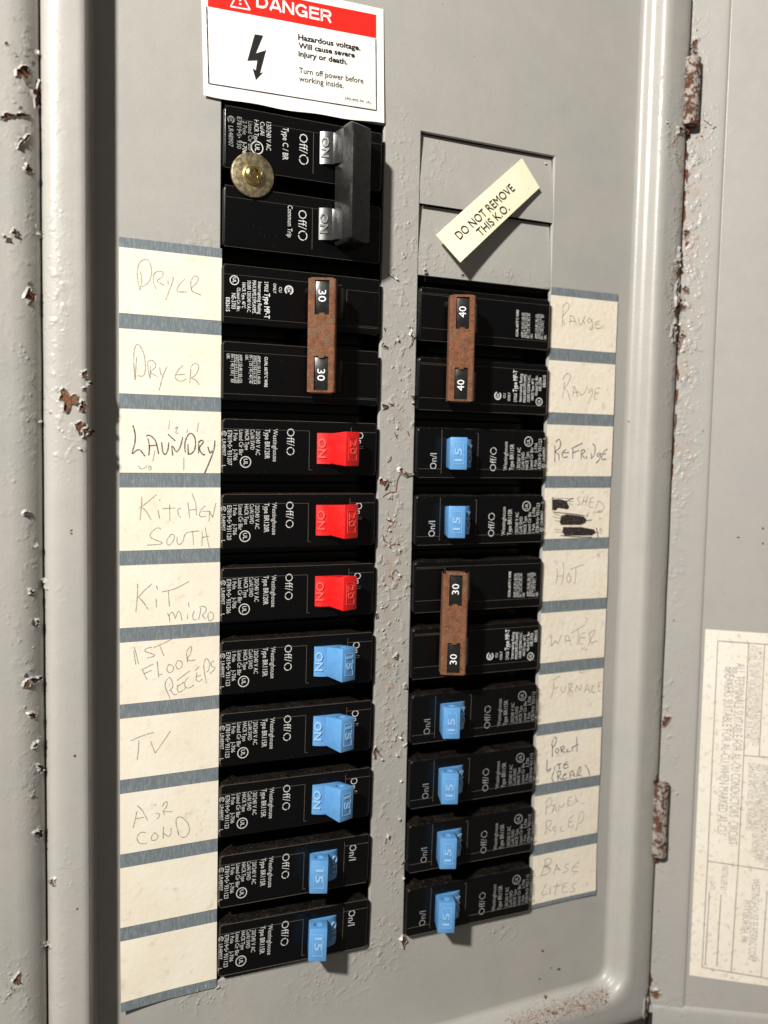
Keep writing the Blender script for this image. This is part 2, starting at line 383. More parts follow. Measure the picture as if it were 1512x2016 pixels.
def sweep(mb, prof, pts, mat_, wob=0.0):
    n = len(prof); vs = []
    for (c, nn) in pts:
        for d, z in prof:
            w = wob*pnoise(Vector((c[0]*1.3, c[1]*1.3, d*4))); dd = narrow(d, min(1, max(0, (c[0]-1)/5)))+w; e_ = max(abs(nn[0]), abs(nn[1]))
            # the inner lip turns the corner on a radius, the outer edge turns it square
            t = min(1, max(0, (dd-.25)/.35)); g_ = (RC+dd)*(1+t*(1/e_-1))-RC
            vs.append((c[0]+nn[0]*g_, c[1]+nn[1]*g_, z*(1+.16*(1-min(1, max(0, (c[0]-1)/5))))+w*0.6))
    fs = [(i*n+j, (i+1)*n+j, (i+1)*n+j+1, i*n+j+1) for i in range(len(pts)-1) for j in range(n-1)]
    mb.add(vs, fs, mat_)
def fine(prof):
    out = []
    for i in range(len(prof)-1):
        a, b = prof[i], prof[i+1]; L = math.hypot(b[0]-a[0], b[1]-a[1]); k_ = max(1, int(L/0.045))
        out += [(a[0]+(b[0]-a[0])*t/k_, a[1]+(b[1]-a[1])*t/k_) for t in range(k_)]
    return out+[prof[-1]]
mb = MB(); PTS = path(0.10)
# corner fill of the flat plate beyond the rounded corner is covered by the first profile step
sweep(mb, fine(PROF[1:]), PTS, PAINT, 0.004)
rim = mb.build('moulded_rim', cover, wear=True, angle=80)
OUT = [(0.845, 0.11), (0.853, 0.14), (0.872, 0.19), (0.91, 0.232), (0.97, 0.275), (1.05, 0.312), (1.16, 0.334), (1.35, 0.34), (3.6, 0.34)]
mb = MB(); nl = [i for i, (c, n_) in enumerate(PTS) if abs(c[1]-YB) < 1e-6 and c[0] < XR-RC+1e-3]
sweep(mb, fine(OUT), PTS[:nl[-1]+1], PAINT, 0.004)
sweep(mb, fine([(.845, 0.11), (.848, 0.0), (.86, -.06), (.9, -.10), (3.6, -.12)]), PTS[nl[-1]:], PAINT, 0.0)
frame = mb.build('outer_frame', cover, wear=True, angle=80)
mb = MB(); mb.add([(XL, YB, -1.2), (XR, YB, -1.2), (XR, YT, -1.2), (XL, YT, -1.2)], [(0, 1, 2, 3)], DARK)
mb.build('box_interior', cover, smooth=False)
# knockout blanks: pushed in along the top
def blank(x0, x1, y0, y1):
    b = MB(); nx, ny = 24, 16; g = 0.004; vs = []
    for j in range(ny+1):
        for i in range(nx+1):
            u = i/nx; v = j/ny; x = x0+g+(x1-x0-2*g)*u; y = y0+(y1-0.007-y0)*v
            z = -0.075*max(0, (v-0.12)/0.88)**1.3 - 0.004 - 0.01*(1-abs(2*u-1))*v
            vs.append((x, y, z))
    b.add(vs, [(j*(nx+1)+i, j*(nx+1)+i+1, (j+1)*(nx+1)+i+1, (j+1)*(nx+1)+i) for j in range(ny) for i in range(nx)], PAINT)
    b.quad((x0+g, y1-.007, -.085), (x1-g, y1-.007, -.085), (x1-g, y1-.007, -.16), (x0+g, y1-.007, -.16), PAINT)
    return b.build('knockout_blank', cover, wear=True)
kb1 = blank(KO[0], KO[1], 1.085, 2.085); kb2 = blank(KO[0], KO[1], 0.085, 1.082)
mb = MB(); mb.add(*[[(KO[0]-.1, .02, -.17), (KO[1]+.1, .02, -.17), (KO[1]+.1, 2.2, -.17), (KO[0]-.1, 2.2, -.17)], [(0, 1, 2, 3)]], DARK)
mb.add([(KO[0], .075, -.004), (KO[1], .075, -.004), (KO[1], .092, -.004), (KO[0], .092, -.004), (KO[0], .075, -.06), (KO[1], .075, -.06)], [(0, 1, 2, 3), (4, 5, 1, 0)], PAINT)
mb.build('knockout_backing', cover, smooth=False)

# ================================================================ OPEN DOOR
door = empty('door_assembly', (DH.x, -3.5, DH.z), 'grey painted hinged panel door swung open at the right with paper label', 'panel door')
mb = MB(); dp = [(0.0, -0.25), (0.0, -0.02), (0.012, 0.0), (0.04, 0.006), (0.12, 0.006), (0.24, 0.006), (0.36, 0.008), (0.50, 0.008), (0.58, 0.008), (0.612, 0.004), (0.632, -0.006), (0.645, -0.022), (0.652, -0.024), (0.662, -0.016)]
ys = subdiv(-12.15, YT, .08); n = len(dp)
mb.add([dpt(s, y, z) for y in ys for s, z in dp], [(j*n+i, j*n+i+1, (j+1)*n+i+1, (j+1)*n+i) for j in range(len(ys)-1) for i in range(n-1)], PAINTD)
dstrip = mb.build('hinge_flange', door, wear=True, angle=60)
mb = MB(); xs = subdiv(0.662, 4.2, .12); ys2 = subdiv(-11.98, YT, .12); n = len(xs)
mb.add([dpt(s, y, -0.016+0.01*math.sin(s*1.1)) for y in ys2 for s in xs], [(j*n+i, j*n+i+1, (j+1)*n+i+1, (j+1)*n+i) for j in range(len(ys2)-1) for i in range(n-1)], PAINTD)
dskin = mb.build('door_sheet', door, wear=True)
mb = MB(); bp_ = [(-11.98, -0.016), (-12.0, 0.0), (-12.03, 0.02), (-12.08, 0.03), (-12.3, 0.035), (-12.7, 0.035), (-12.72, 0.0), (-12.72, -.2)]
xs = subdiv(0.10, 4.2, .12); n = len(bp_)
mb.add([dpt(s, y, z) for s in xs for y, z in bp_], [(i*n+j, i*n+j+1, (i+1)*n+j+1, (i+1)*n+j) for i in range(len(xs)-1) for j in range(n-1)], PAINTD)
dbot = mb.build('bottom_flange', door, wear=True)
def hinge(y0, y1, label):
    b = MB(); r = 0.143; cx, cz = 8.84, 0.31; n = 28; ny = 16; vs = []
    for j in range(ny+1):
        y = y0+(y1-y0)*j/ny
        for i in range(n):
            a = 2*math.pi*i/n; rr = r*(1+0.05*pnoise(Vector((math.cos(a)*3, y*5, math.sin(a)*3))))
            vs.append((cx+rr*math.cos(a), y, cz+rr*math.sin(a)))
    b.add(vs, [(j*n+i, j*n+(i+1) % n, (j+1)*n+(i+1) % n, (j+1)*n+i) for j in range(ny) for i in range(n)], HINGE)
    for j, y in ((0, y0), (ny, y1)):
        b.add([vs[j*n+i] for i in range(n)]+[(cx, y, cz)], [(i, (i+1) % n, n) for i in range(n)], HINGE)
    o = b.build('hinge_knuckle', door); o['label'] = label
    # pin end and dark slot where the knuckle leaves the rim
    p = MB(); vs, fs = cyl(0, 0, 0, 1, 0.06, 14)
    p.add([(cx+v[0], y0-0.13+v[2]*0.14, cz-0.06+v[1]) for v in vs], fs, RUST)
    p.build('hinge_pin', o)
hinge(2.83, 3.87, 'upper hinge knuckle with flaking grey paint'); hinge(-9.27, -8.02, 'lower hinge knuckle, rustier at its top end')

# ---- decals and flakes laid on the real surface by casting a ray onto it
def bvh_of(objs):
    V = []; F = []
    for o in objs:
        k0 = len(V); V += [Vector((v.co.x/S, v.co.z/S, -v.co.y/S)) for v in o.data.vertices]; F += [[k0+i for i in p.vertices] for p in o.data.polygons]
    return BVHTree.FromPolygons(V, F)
for o in list(cover.children)+list(door.children):
    pass
CB = bvh_of([front, rim, frame, kb1, kb2]); DB = bvh_of([dstrip, dskin, dbot])
def hit(px, py, off=0.0):
    d = ray(px, py); a = CB.ray_cast(CAM, d); b = DB.ray_cast(CAM, d)
    c = [h for h in (a, b) if h[0] is not None]
    if not c: return None
    h = min(c, key=lambda q: q[3]); n = h[1] if h[1].dot(d) < 0 else -h[1]
    return h[0]+n*off, n, (door if h is b else cover)
RNG = random.Random(5)
def outline(cx, cy, rx, ry, rot, jag, seed, n=22):
    r = random.Random(seed); out = []
    ph = [r.uniform(0, 6.28) for _ in range(4)]; am = [r.uniform(.3, 1) for _ in range(4)]
    for i in range(n):
        a = 2*math.pi*i/n
        k_ = 1+jag*(am[0]*math.sin(2*a+ph[0])*.5+am[1]*math.sin(3*a+ph[1])*.5+am[2]*math.sin(5*a+ph[2])*.45+r.uniform(-.35, .35))
        x = rx*k_*math.cos(a); y = ry*k_*math.sin(a); out.append((cx+x*math.cos(rot)-y*math.sin(rot), cy+x*math.sin(rot)+y*math.cos(rot)))
    return out
def rust_patch(cx, cy, rx, ry, rot=0.0, jag=.5, seed=0, m_=RUST, rim_=True, poly=None):
    out = poly or outline(cx, cy, rx, ry, math.radians(rot), jag, seed*7+int(cx)+int(cy))
    c0 = hit(cx, cy, 0.005)
    if not c0: return
    par = c0[2]
    def H(p, off):
        h = hit(p[0], p[1], off)
        if h is None or h[2] is not par or (h[0]-c0[0]).length > 1.6: return c0[0]
        return h[0]
    b = MB(); ring = [H(p, .005) for p in out]; mid = [H(((p[0]+cx)/2, (p[1]+cy)/2), .005) for p in out]; n = len(out)
    b.add([c0[0]]+mid+ring, [(0, 1+i, 1+(i+1) % n) for i in range(n)]+[(1+i, 1+n+i, 1+n+(i+1) % n, 1+(i+1) % n) for i in range(n)], m_)
    o = b.build('rust_patch', par)
    if rim_:
        e = MB(); r = random.Random(seed+int(cx)); inn = []; top = []; outr = []
        for i, p in enumerate(out):
            q = lambda s_: (cx+(p[0]-cx)*s_, cy+(p[1]-cy)*s_)
            dpx = math.hypot(p[0]-cx, p[1]-cy)+1e-6; w_ = 1.1/dpx
            lift = 0.012+0.03*max(0, r.uniform(-.5, 1))
            top.append(H(q(1.0-0.6*w_), .004+lift)); inn.append(H(q(1.0+.2*w_), .004)); outr.append(H(q(1+3.2*w_), 0.0005))
        e.add(inn+top+outr, [(i, (i+1) % n, n+(i+1) % n, n+i) for i in range(n)]+[(n+i, n+(i+1) % n, 2*n+(i+1) % n, 2*n+i) for i in range(n)], PAINT if par is cover else PAINTD)
        e.build('lifted_paint_edge', o)
    return o
# traced rust spots: photo px centre, radii, turn
SPOTS = [(45, 143, 15, 11, 0), (72, 185, 8, 22, 0), (14, 229, 13, 5, -10), (42, 227, 13, 4, 5), (48, 275, 4, 14, 45), (55, 333, 5, 11, -50), (28, 458, 6, 6, 0), (13, 470, 7, 4, 30), (58, 583, 9, 15, 10), (80, 462, 4, 6, 0),
         (135, 787, 17, 17, 0), (163, 799, 8, 7, 0), (155, 840, 8, 10, -20), (171, 850, 8, 10, 20), (165, 737, 6, 6, 0), (166, 765, 5, 3, 0), (175, 754, 3, 5, 0), (50, 1010, 7, 3, 0),
         (52, 1346, 6, 9, 40), (70, 1338, 11, 6, -15), (63, 1408, 8, 6, -10), (69, 1466, 3, 9, 25), (79, 1512, 6, 7, 0), (76, 1640, 7, 9, 0), (93, 1860, 7, 5, 0), (33, 1927, 7, 8, 0), (104, 1735, 6, 5, 20), (88, 1148, 3, 12, -30), (61, 1165, 5, 5, 30), (72, 1226, 4, 6, 0),
         (1366, 92, 6, 12, 0), (1365, 108, 5, 9, 10), (1340, 257, 6, 8, 30), (1350, 292, 3, 10, 0), (1352, 308, 3, 9, 0), (1337, 518, 9, 7, -30), (1336, 545, 4, 26, 4), (1333, 610, 4, 20, 4), (1349, 570, 6, 7, 0), (1342, 605, 7, 6, 0), (1326, 655, 5, 14, 12), (1336, 672, 5, 12, 0), (1342, 662, 6, 5, 0), (1350, 460, 5, 9, 0), (1352, 480, 4, 4, 0), (1332, 690, 5, 10, 0), (1346, 410, 3, 16, 4),
         (1310, 1418, 9, 9, 0), (1292, 1537, 4, 12, 10), (1287, 1955, 12, 8, 0), (1272, 1990, 6, 24, 4), (1276, 1962, 4, 14, 0), (1326, 880, 2.5, 20, 2), (1323, 925, 2.5, 16, 2), (1330, 830, 2.5, 14, 3), (1333, 575, 5, 22, 3), (1345, 430, 4, 14, 8), (1339, 500, 5, 10, 0), (1352, 345, 4, 12, 0), (1347, 385, 3, 12, 0), (1330, 640, 6, 8, 0), (1334, 735, 3, 14, 0), (1332, 780, 2.5, 18, 0), (1280, 1930, 4, 12, 0)]
for i, (x, y, rx, ry, ro) in enumerate(SPOTS):
    rust_patch(x, y, rx, ry, ro, .55, i, RUSTB if i in (10, 13, 49) else RUST, rim_=(rx > 4 or x < 300))
def polyc(o0, s_, L): return [(o0[0]+a/s_, o0[1]+b/s_) for a, b in L]
STRIPP = [polyc((730, 780), 6.3, [(340, 905), (365, 885), (400, 905), (420, 950), (440, 945), (480, 930), (515, 945), (525, 975), (490, 990), (440, 1000), (390, 965), (350, 940)]),
          polyc((730, 780), 6.3, [(95, 1030), (125, 1010), (150, 1050), (205, 1040), (205, 1075), (165, 1145), (150, 1100), (100, 1080)]),
          polyc((730, 780), 6.3, [(130, 90), (160, 100), (215, 120), (190, 130), (150, 160), (135, 130)]),
          polyc((730, 480), 6.3, [(140, 1265), (165, 1255), (205, 1280), (200, 1305), (170, 1290)]),
          polyc((730, 480), 6.3, [(480, 1880), (540, 1880), (555, 1960), (530, 1950)]),
          polyc((710, 1380), 6.3, [(165, 580), (190, 560), (215, 620), (185, 620), (160, 700), (150, 640)]),
          polyc((710, 1380), 6.3, [(525, 560), (570, 530), (595, 560), (575, 580), (545, 565)]),
          polyc((720, 1080), 6.3, [(470, 1690), (500, 1670), (495, 1730), (470, 1730)]),
          polyc((720, 1080), 6.3, [(340, 1345), (385, 1290), (375, 1360), (350, 1365)]),
          polyc((720, 1080), 6.3, [(125, 800), (140, 790), (145, 850), (125, 870)]),
          polyc((600, 1680), 6.0, [(1150, 965), (1195, 985), (1200, 1030), (1180, 1070), (1155, 1120), (1140, 1060), (1120, 1020), (1140, 1010)]),
          polyc((780, 530), 3.287, [(88, 430), (100, 395), (120, 440), (138, 450), (100, 490), (112, 450)]),
          polyc((780, 220), 4.32, [(228, 1350), (250, 1340), (265, 1375), (235, 1380)])]
for i, P in enumerate(STRIPP):
    cx = sum(p[0] for p in P)/len(P); cy = sum(p[1] for p in P)/len(P); rust_patch(cx, cy, 0, 0, 0, 0, 90+i, RUST, True, P)
# curled flakes of paint: small bent sheets standing proud of the metal
def flake(px, py, sx, sy, rot, lift, seed):
    h = hit(px, py, 0.002)
    if not h: return
    P, n, par = h; r = random.Random(seed); t = Vector((math.cos(rot), math.sin(rot), 0)); t = (t-n*t.dot(n)).normalized(); u = n.cross(t)
    nx, ny = 5, 4; vs = []
    for j in range(ny+1):
        for i in range(nx+1):
            a = i/nx; b_ = j/ny-.5; jx = r.uniform(-.07, .07) if 0 < i else 0
            wj = 1+r.uniform(-.25, .25)*(j in (0, ny))
            q = P + t*((a+jx)*sx*(1-.25*a*a)) + u*(b_*sy*wj*(1-.3*a)) + n*(lift*a*a + r.uniform(0, .004))
            vs.append(q)
    b = MB(); b.add(vs, [(j*(nx+1)+i, j*(nx+1)+i+1, (j+1)*(nx+1)+i+1, (j+1)*(nx+1)+i) for j in range(ny) for i in range(nx)], PAINT if par is cover else PAINTD)
    b.build('paint_flake', par, wear=True)
FL = [(57, 168, .10, .10, 2.4, .06), (62, 130, .07, .08, 1.2, .05), (40, 218, .06, .06, 1.5, .05), (30, 275, .12, .07, .9, .06), (66, 100, .08, .07, 0, .05), (60, 565, .10, .09, 2.0, .06), (72, 448, .08, .07, 3.0, .04), (80, 520, .06, .08, 1.5, .05), (66, 760, .07, .09, 3.6, .05), (76, 825, .06, .09, -1, .04), (128, 772, .07, .05, 2.2, .05), (148, 880, .10, .04, -.4, .04),
      (66, 1225, .08, .09, 2.8, .05), (67, 1070, .06, .10, -1, .04), (52, 1330, .06, .06, 2.5, .05), (76, 1455, .06, .07, 2.0, .05), (77, 1630, .06, .06, 2, .05), (72, 1655, .06, .06, 3.4, .05), (56, 1570, .10, .10, 1, .03), (30, 1940, .08, .10, 3.6, .05), (100, 1728, .07, .06, -1, .04), (82, 1858, .05, .06, 3.3, .04), (14, 90, .05, .05, 2, .04), (27, 110, .05, .05, 1, .04),
      (812, 655, .10, .09, -2.2, .10), (806, 648, .06, .05, 1.4, .06), (760, 648, .10, .05, 3.0, .06), (755, 680, .07, .10, 2.5, .05), (776, 545, .10, .05, -.7, .05), (779, 668, .05, .10, .1, .06), (770, 788, .10, .14, -1.9, .05), (811, 790, .05, .08, -1.3, .05),
      (765, 1017, .09, .07, -1.7, .05), (765, 1040, .07, .06, -1.2, .04), (760, 1068, .12, .05, -.9, .05), (777, 1070, .08, .06, .3, .05), (772, 1128, .12, .07, -2.2, .08), (783, 1130, .06, .05, -.7, .05), (804, 1148, .06, .07, -1.7, .06), (776, 1288, .05, .09, -1.6, .06), (797, 1350, .07, .06, -2.2, .05),
      (782, 1450, .10, .05, -.5, .07), (790, 1445, .09, .04, 1.1, .07), (778, 1480, .12, .06, -1.2, .05), (750, 1490, .08, .06, -1.3, .05), (745, 1475, .07, .08, .8, .05), (785, 1607, .09, .09, -1.4, .05), (760, 1645, .05, .12, -.3, .06), (787, 1535, .06, .07, -.9, .04), (795, 1700, .09, .12, 2.4, .04), (792, 1725, .07, .07, -1.2, .05),
      (765, 940, .10, .06, -2.6, .04), (770, 970, .16, .10, -1.8, .03), (836, 545, .05, .08, 1.5, .05), (910, 545, .05, .07, 1.6, .05), (1070, 318, .08, .06, -.8, .03),
      (1378, 265, .08, .06, -.8, .05), (1400, 250, .09, .05, -.4, .05), (1390, 248, .07, .06, -2.3, .05), (1368, 60, .07, .06, .3, .05), (1373, 82, .10, .05, .8, .05), (1362, 300, .08, .07, .5, .05), (1355, 345, .06, .07, .8, .05), (1352, 380, .06, .06, .8, .05), (1350, 570, .07, .07, .8, .06), (1343, 590, .08, .07, .2, .06), (1341, 655, .09, .07, .7, .06), (1342, 690, .08, .08, -.3, .06), (1338, 750, .06, .08, .2, .05), (1378, 847, .10, .05, .1, .05), (1363, 908, .05, .03, .6, .04), (1322, 1222, .10, .06, .5, .06), (1330, 1052, .05, .05, .5, .04), (1312, 1400, .07, .06, 1, .05), (1320, 1553, .09, .05, -.2, .05), (1330, 1560, .05, .07, -.5, .06), (1315, 1672, .09, .05, .4, .05), (1292, 1793, .10, .06, .3, .05), (1286, 1893, .06, .08, .5, .05), (1290, 1935, .06, .06, .5, .05), (1335, 1998, .10, .05, 0, .05),
      (395, 1945, .12, .07, .3, .04), (380, 1950, .10, .05, .1, .05), (1310, 240, .06, .05, -.3, .05), (1320, 560, .06, .05, 2, .05), (1331, 305, .05, .06, 2, .04), (985, 1828, .09, .07, .8, .03), (427, 1940, .04, .10, -1.4, .04)]
for i, a in enumerate(FL):
    f_ = .72 if 740 < a[0] < 830 else .58 if a[0] > 1270 else .85
    flake(a[0], a[1], a[2]*f_, a[3]*f_, a[4], a[5]*.65, i)
# thin open cracks in the paint
CR = [polyc((730, 780), 6.3, [(365, 960), (330, 1040), (315, 1120), (312, 1185), (240, 1195), (190, 1215), (150, 1250)]), polyc((730, 780), 6.3, [(250, 745), (245, 790), (205, 825)]), polyc((730, 780), 6.3, [(295, 450), (310, 490), (325, 525)]), polyc((730, 780), 6.3, [(455, 435), (465, 470), (480, 495)]),
      polyc((730, 780), 6.3, [(145, 1720), (165, 1790), (240, 1850), (290, 1840), (340, 1810)]), polyc((730, 780), 6.3, [(190, 1525), (225, 1550), (260, 1530), (275, 1590)]), polyc((730, 780), 6.3, [(235, 1595), (215, 1640), (200, 1680)]), polyc((730, 780), 6.3, [(205, 1070), (250, 1065)]),
      polyc((730, 480), 6.3, [(215, 375), (245, 405), (290, 430)]), polyc((730, 480), 6.3, [(490, 1080), (510, 1130), (565, 1165), (520, 1210), (475, 1300)]), polyc((730, 480), 6.3, [(345, 1140), (320, 1190), (290, 1250)]), polyc((710, 1380), 6.3, [(195, 620), (240, 670), (265, 700), (270, 750)]), polyc((710, 1380), 6.3, [(430, 440), (470, 465), (490, 460), (520, 385)]),
      polyc((710, 1380), 6.3, [(335, 1660), (320, 1720), (300, 1770)]), polyc((720, 1080), 6.3, [(285, 350), (330, 300), (375, 260), (400, 300)]), polyc((1300, 80), 9.17, [(770, 1430), (850, 1480), (900, 1520), (960, 1570), (1010, 1560)])]
for P in CR:
    pts = []; par = None
    for p in P:
        h = hit(p[0], p[1], .006)
        if h: pts.append(h[0]); par = h[2]; nn = h[1]
    if len(pts) > 1:
        b = MB(); ribbon(b, pts, .014, RUST, nn, False); b.build('paint_crack', par)
# dust and rust grains fallen on the lower ledge
b = MB(); r = random.Random(11); cnt = 0
while cnt < 2600:
    t = r.random(); cx = 1200-t*200; cy = 1950+t*62; px = cx+r.gauss(0, 13); py = cy+r.gauss(0, 11)+8
    if px > 1200 or r.random() < t*.35: continue
    h = hit(px, py, .002)
    if not h or h[2] is not cover: continue
    s_ = r.uniform(.004, .010) if r.random() < .985 else r.uniform(.015, .03); P, n, _ = h; t_ = n.orthogonal().normalized(); u = n.cross(t_)
    a0 = r.uniform(0, 6); ring = [P+t_*(s_*math.cos(a0+q*2.09))*r.uniform(.7, 1.3)+u*(s_*math.sin(a0+q*2.09)) for q in range(3)]
    b.add(ring+[P+n*s_], [(0, 1, 3), (1, 2, 3), (2, 0, 3)], GRAIN); cnt += 1
g = b.build('rust_dust', None, smooth=False); g['kind'] = 'stuff'; g['label'] = 'brown rust crumbs lying on the lower ledge of the cover'; g['category'] = 'dust'
for i, (x, y, s_) in enumerate(((1074, 1963, 3.5), (1068, 1872, 2.2), (1100, 1908, 2.6), (1062, 1927, 1.6), (1085, 1905, 1.4), (1238, 830, 1.5), (1453, 1058, 2), (1502, 1040, 2), (1502, 1070, 2), (140, 1044, 2), (140, 1050, 2), (147, 1488, 2.4), (152, 1789, 2))):
    rust_patch(x, y, s_, s_, 0, .5, 300+i, RUST, False)

# ================================================================ BREAKERS
FZ = 0.09            # nose face stands this far proud of the cover
def body_mesh(w=2.236, h=0.75):
    b = MB(); ex = lambda e: all(v.co.z > 0 for v in e.verts) or abs(e.verts[0].co.z-e.verts[1].co.z) > .2
    q = rbox(-w/2, w/2, -h/2, h/2, -0.42, FZ, 0, 1, (0.0, 0.075))
    bmesh.ops.bevel(q, geom=[e for e in q.edges if abs(e.verts[0].co.z-e.verts[1].co.z) > .2], offset=.062, segments=5, affect='EDGES', profile=.5)
    bmesh.ops.bevel(q, geom=[e for e in q.edges if all(v.co.z > FZ-.001 for v in e.verts)], offset=.026, segments=3, affect='EDGES', profile=.5)
    b.bm(q, BLACK)
    b.bm(rbox(-w/2-.02, w/2+.02, -.492, .492, -1.0, -0.40, 0.01, 1), BLACK)
    return b
def ridges(segs, w=0.007, z=FZ+0.002):
    b = MB()
    for x0, y0, x1, y1 in segs:
        a = Vector((x0, y0, z)); c = Vector((x1, y1, z)); t = (c-a).normalized(); s_ = Z.cross(t)*w/2
        b.add([a-s_, c-s_, c+s_, a+s_, a-s_*.3+Z*.003, c-s_*.3+Z*.003, c+s_*.3+Z*.003, a+s_*.3+Z*.003], [(0, 1, 5, 4), (1, 2, 6, 5), (2, 3, 7, 6), (3, 0, 4, 7), (4, 5, 6, 7)], EDGEGLINT)
    return b
# printed matter: left column orientation, reading downward, letters' tops toward +x. (text, x of baseline, y of start, length, cap height)
D_ = -Y; U_ = X; ZP = FZ+0.0018
def pr(b, s, x, y, ln, cap, m_=PRINT, bold=0.0, res=2): text(b, s, (x, y, ZP), D_, U_, ln, cap, m_, Z, bold*.6, res=res)
def seal(b, x, y, r, s, m_=PRINT):
    b.add(*annulus(x, y, ZP, r*.84, r, 24), m_); pr(b, s, x-r*.32, y+r*.55, r*1.1, r*.68, m_, 0.02)
def csa(b, x, y, r, m_=PRINT):
    b.add(*annulus(x, y, ZP, r*.8, r, 20, (13, 14, 15)), m_); b.add(*annulus(x, y, ZP, r*.62, r*.7, 20, (12, 13, 14, 15)), m_); pr(b, 'SA', x-r*.33, y+r*.45, r*.95, r*.62, m_, 0.02)
def print_single(code, dx=0.0, m_=PRINT, serial='931123', typ='Type BR115R', on=True):
    b = MB(); u = MB(); c_ = MB(); w_ = MB(); o_ = MB(); s = lambda v: v+dx
    pr(w_, 'Off/', s(-.225), .262, .235, .105, m_, -.012); w_.add(*annulus(s(-.172), -.045, ZP, .044, .056, 24, (3, 11, 19)), m_)
    pr(b, 'Westinghouse', s(-.42), .25, .44, .062, m_); pr(b, typ, s(-.535), .245, .40, .068, m_, .01)
    pr(b, '120/240 V AC', s(-.66), .235, .34, .058, m_); pr(b, 'Cu/Al SWD', s(-.735), .235, .27, .055, m_); pr(b, 'HACR Type', s(-.81), .23, .27, .055, m_)
    pr(b, 'Listed Cir Bkr', s(-.89), .225, .34, .055, m_); pr(b, '1 Pole', s(-.965), .22, .14, .052, m_); pr(b, 'J-706', s(-.965), -.03, .15, .052, m_)
    pr(b, 'E7819•S• '+serial, s(-1.045), .215, .46, .058, m_); csa(c_, s(-1.12)+.025, .17, .036, m_)
    pr(b, 'LR48907', s(-1.12)+.0, .10, .22, .05, m_); pr(b, 'L', s(-1.12)+.0, -.245, .03, .05, m_)
    seal(u, s(-.86)+.06, -.20, .078, 'UL', m_)
    if on: pr(o_, 'On/I', .80, .24, .235, .105, m_, -.012)
    return b, u, c_, w_, o_
def toggle_mesh(matl, tip, word_l, word_r, dark=None):
    """rocker on a drum in its own upright frame; pivot at origin, x across, z out"""
    b = MB(); R_ = 0.312; hy = 0.212; n = 18; vs = []
    for i in range(n+1):
        a = math.radians(-72+144*i/n)
        for y in (-hy, hy): vs.append((R_*math.sin(a), y, R_*math.cos(a)))
    fs = [(2*i, 2*i+1, 2*i+3, 2*i+2) for i in range(n)]
    o0 = len(vs); vs += [(0, -hy, -.05), (0, hy, -.05)]
    fs += [(2*i+2, o0, 2*i) for i in range(n)]+[(2*i+1, o0+1, 2*i+3) for i in range(n)]
    b.add(vs, [f[::-1] if False else f for f in fs], matl)
    st = bmesh.new(); bmesh.ops.create_cube(st, size=1)
    for v in st.verts:
        top = v.co.z > 0; x = .126 if top else .135; y = .236 if top else .205
        v.co = Vector((math.copysign(x, v.co.x), math.copysign(y, v.co.y), .60 if top else .24))
    bmesh.ops.bevel(st, geom=list(st.edges), offset=.014, segments=2, affect='EDGES', profile=.5)
    # finger hole in the two end walls
    for sgn in (1, -1):
        st.faces.ensure_lookup_table()
        f = max(st.faces, key=lambda q: sgn*q.normal.y*q.calc_area()); vsf = list(f.verts); c = Vector((0, sgn*.222, .45)); nrm = f.normal.copy()
        pl = f.calc_center_median(); st.faces.remove(f); m_ = 16; ring = []; deep = []
        for i in range(m_):
            a = 2*math.pi*i/m_; p = c+Vector((.066*math.cos(a), 0, .066*math.sin(a))); p -= nrm*((p-pl).dot(nrm)); ring.append(st.verts.new(p)); deep.append(st.verts.new(p-nrm*.06))
        for i in range(m_):
            j = (i+1) % m_; st.faces.new((ring[i], ring[j], deep[j], deep[i]))
        st.faces.new(deep)
        corners = sorted(vsf, key=lambda v: math.atan2(v.co.z-c.z, v.co.x))
        ang = [math.atan2(v.co.z-c.z, v.co.x) for v in corners]
        near = lambda a: min(range(len(corners)), key=lambda q: abs(math.atan2(math.sin(a-ang[q]), math.cos(a-ang[q]))))
        for i in range(m_):
            j = (i+1) % m_; ka = near(2*math.pi*i/m_); kb = near(2*math.pi*j/m_)
            try: st.faces.new((ring[j], ring[i], corners[ka]))
            except ValueError: pass
            if ka != kb:
                try: st.faces.new((ring[j], corners[ka], corners[kb]))
                except ValueError: pass
    bmesh.ops.recalc_face_normals(st, faces=list(st.faces)); b.bm(st, matl)
    t = MB(); face_ = matl; matl = {BLUE: BLUEL, RED: REDL}.get(matl, matl)  # lettering takes the paler colour with the highlight painted in
    # raised words on the drum flanks, rating on the tip inside a raised frame
    for word, ang in ((word_l, -1), (word_r, 1)):
        if not word: continue
        a = math.radians(46)*ang; n_ = Vector((math.sin(a), 0, math.cos(a))); up = Vector((math.cos(a), 0, -math.sin(a)))
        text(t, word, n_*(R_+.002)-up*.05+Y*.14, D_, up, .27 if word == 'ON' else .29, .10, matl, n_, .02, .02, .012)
    if tip:
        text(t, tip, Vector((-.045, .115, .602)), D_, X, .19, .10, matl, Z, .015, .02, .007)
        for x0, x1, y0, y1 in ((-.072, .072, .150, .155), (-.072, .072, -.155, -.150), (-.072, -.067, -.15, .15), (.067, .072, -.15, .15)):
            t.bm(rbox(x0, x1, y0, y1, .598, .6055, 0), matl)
    return b, t
def place(mb_, M):
    mb_.v = [M @ p for p in mb_.v]; return mb_
PIV = Vector((0.412, 0, -0.15)); TH = math.radians(19.5)
def toggle_parts(parent, matl, tip, on, name='toggle'):
    M = Matrix.Translation(PIV) @ Matrix.Rotation(TH if on else -TH, 4, 'Y')
    b, t = toggle_mesh(matl, tip, 'ON', 'OFF'); o = place(b, M).build(name, parent, angle=40); place(t, M).build('embossed_rating', o, angle=30); return o
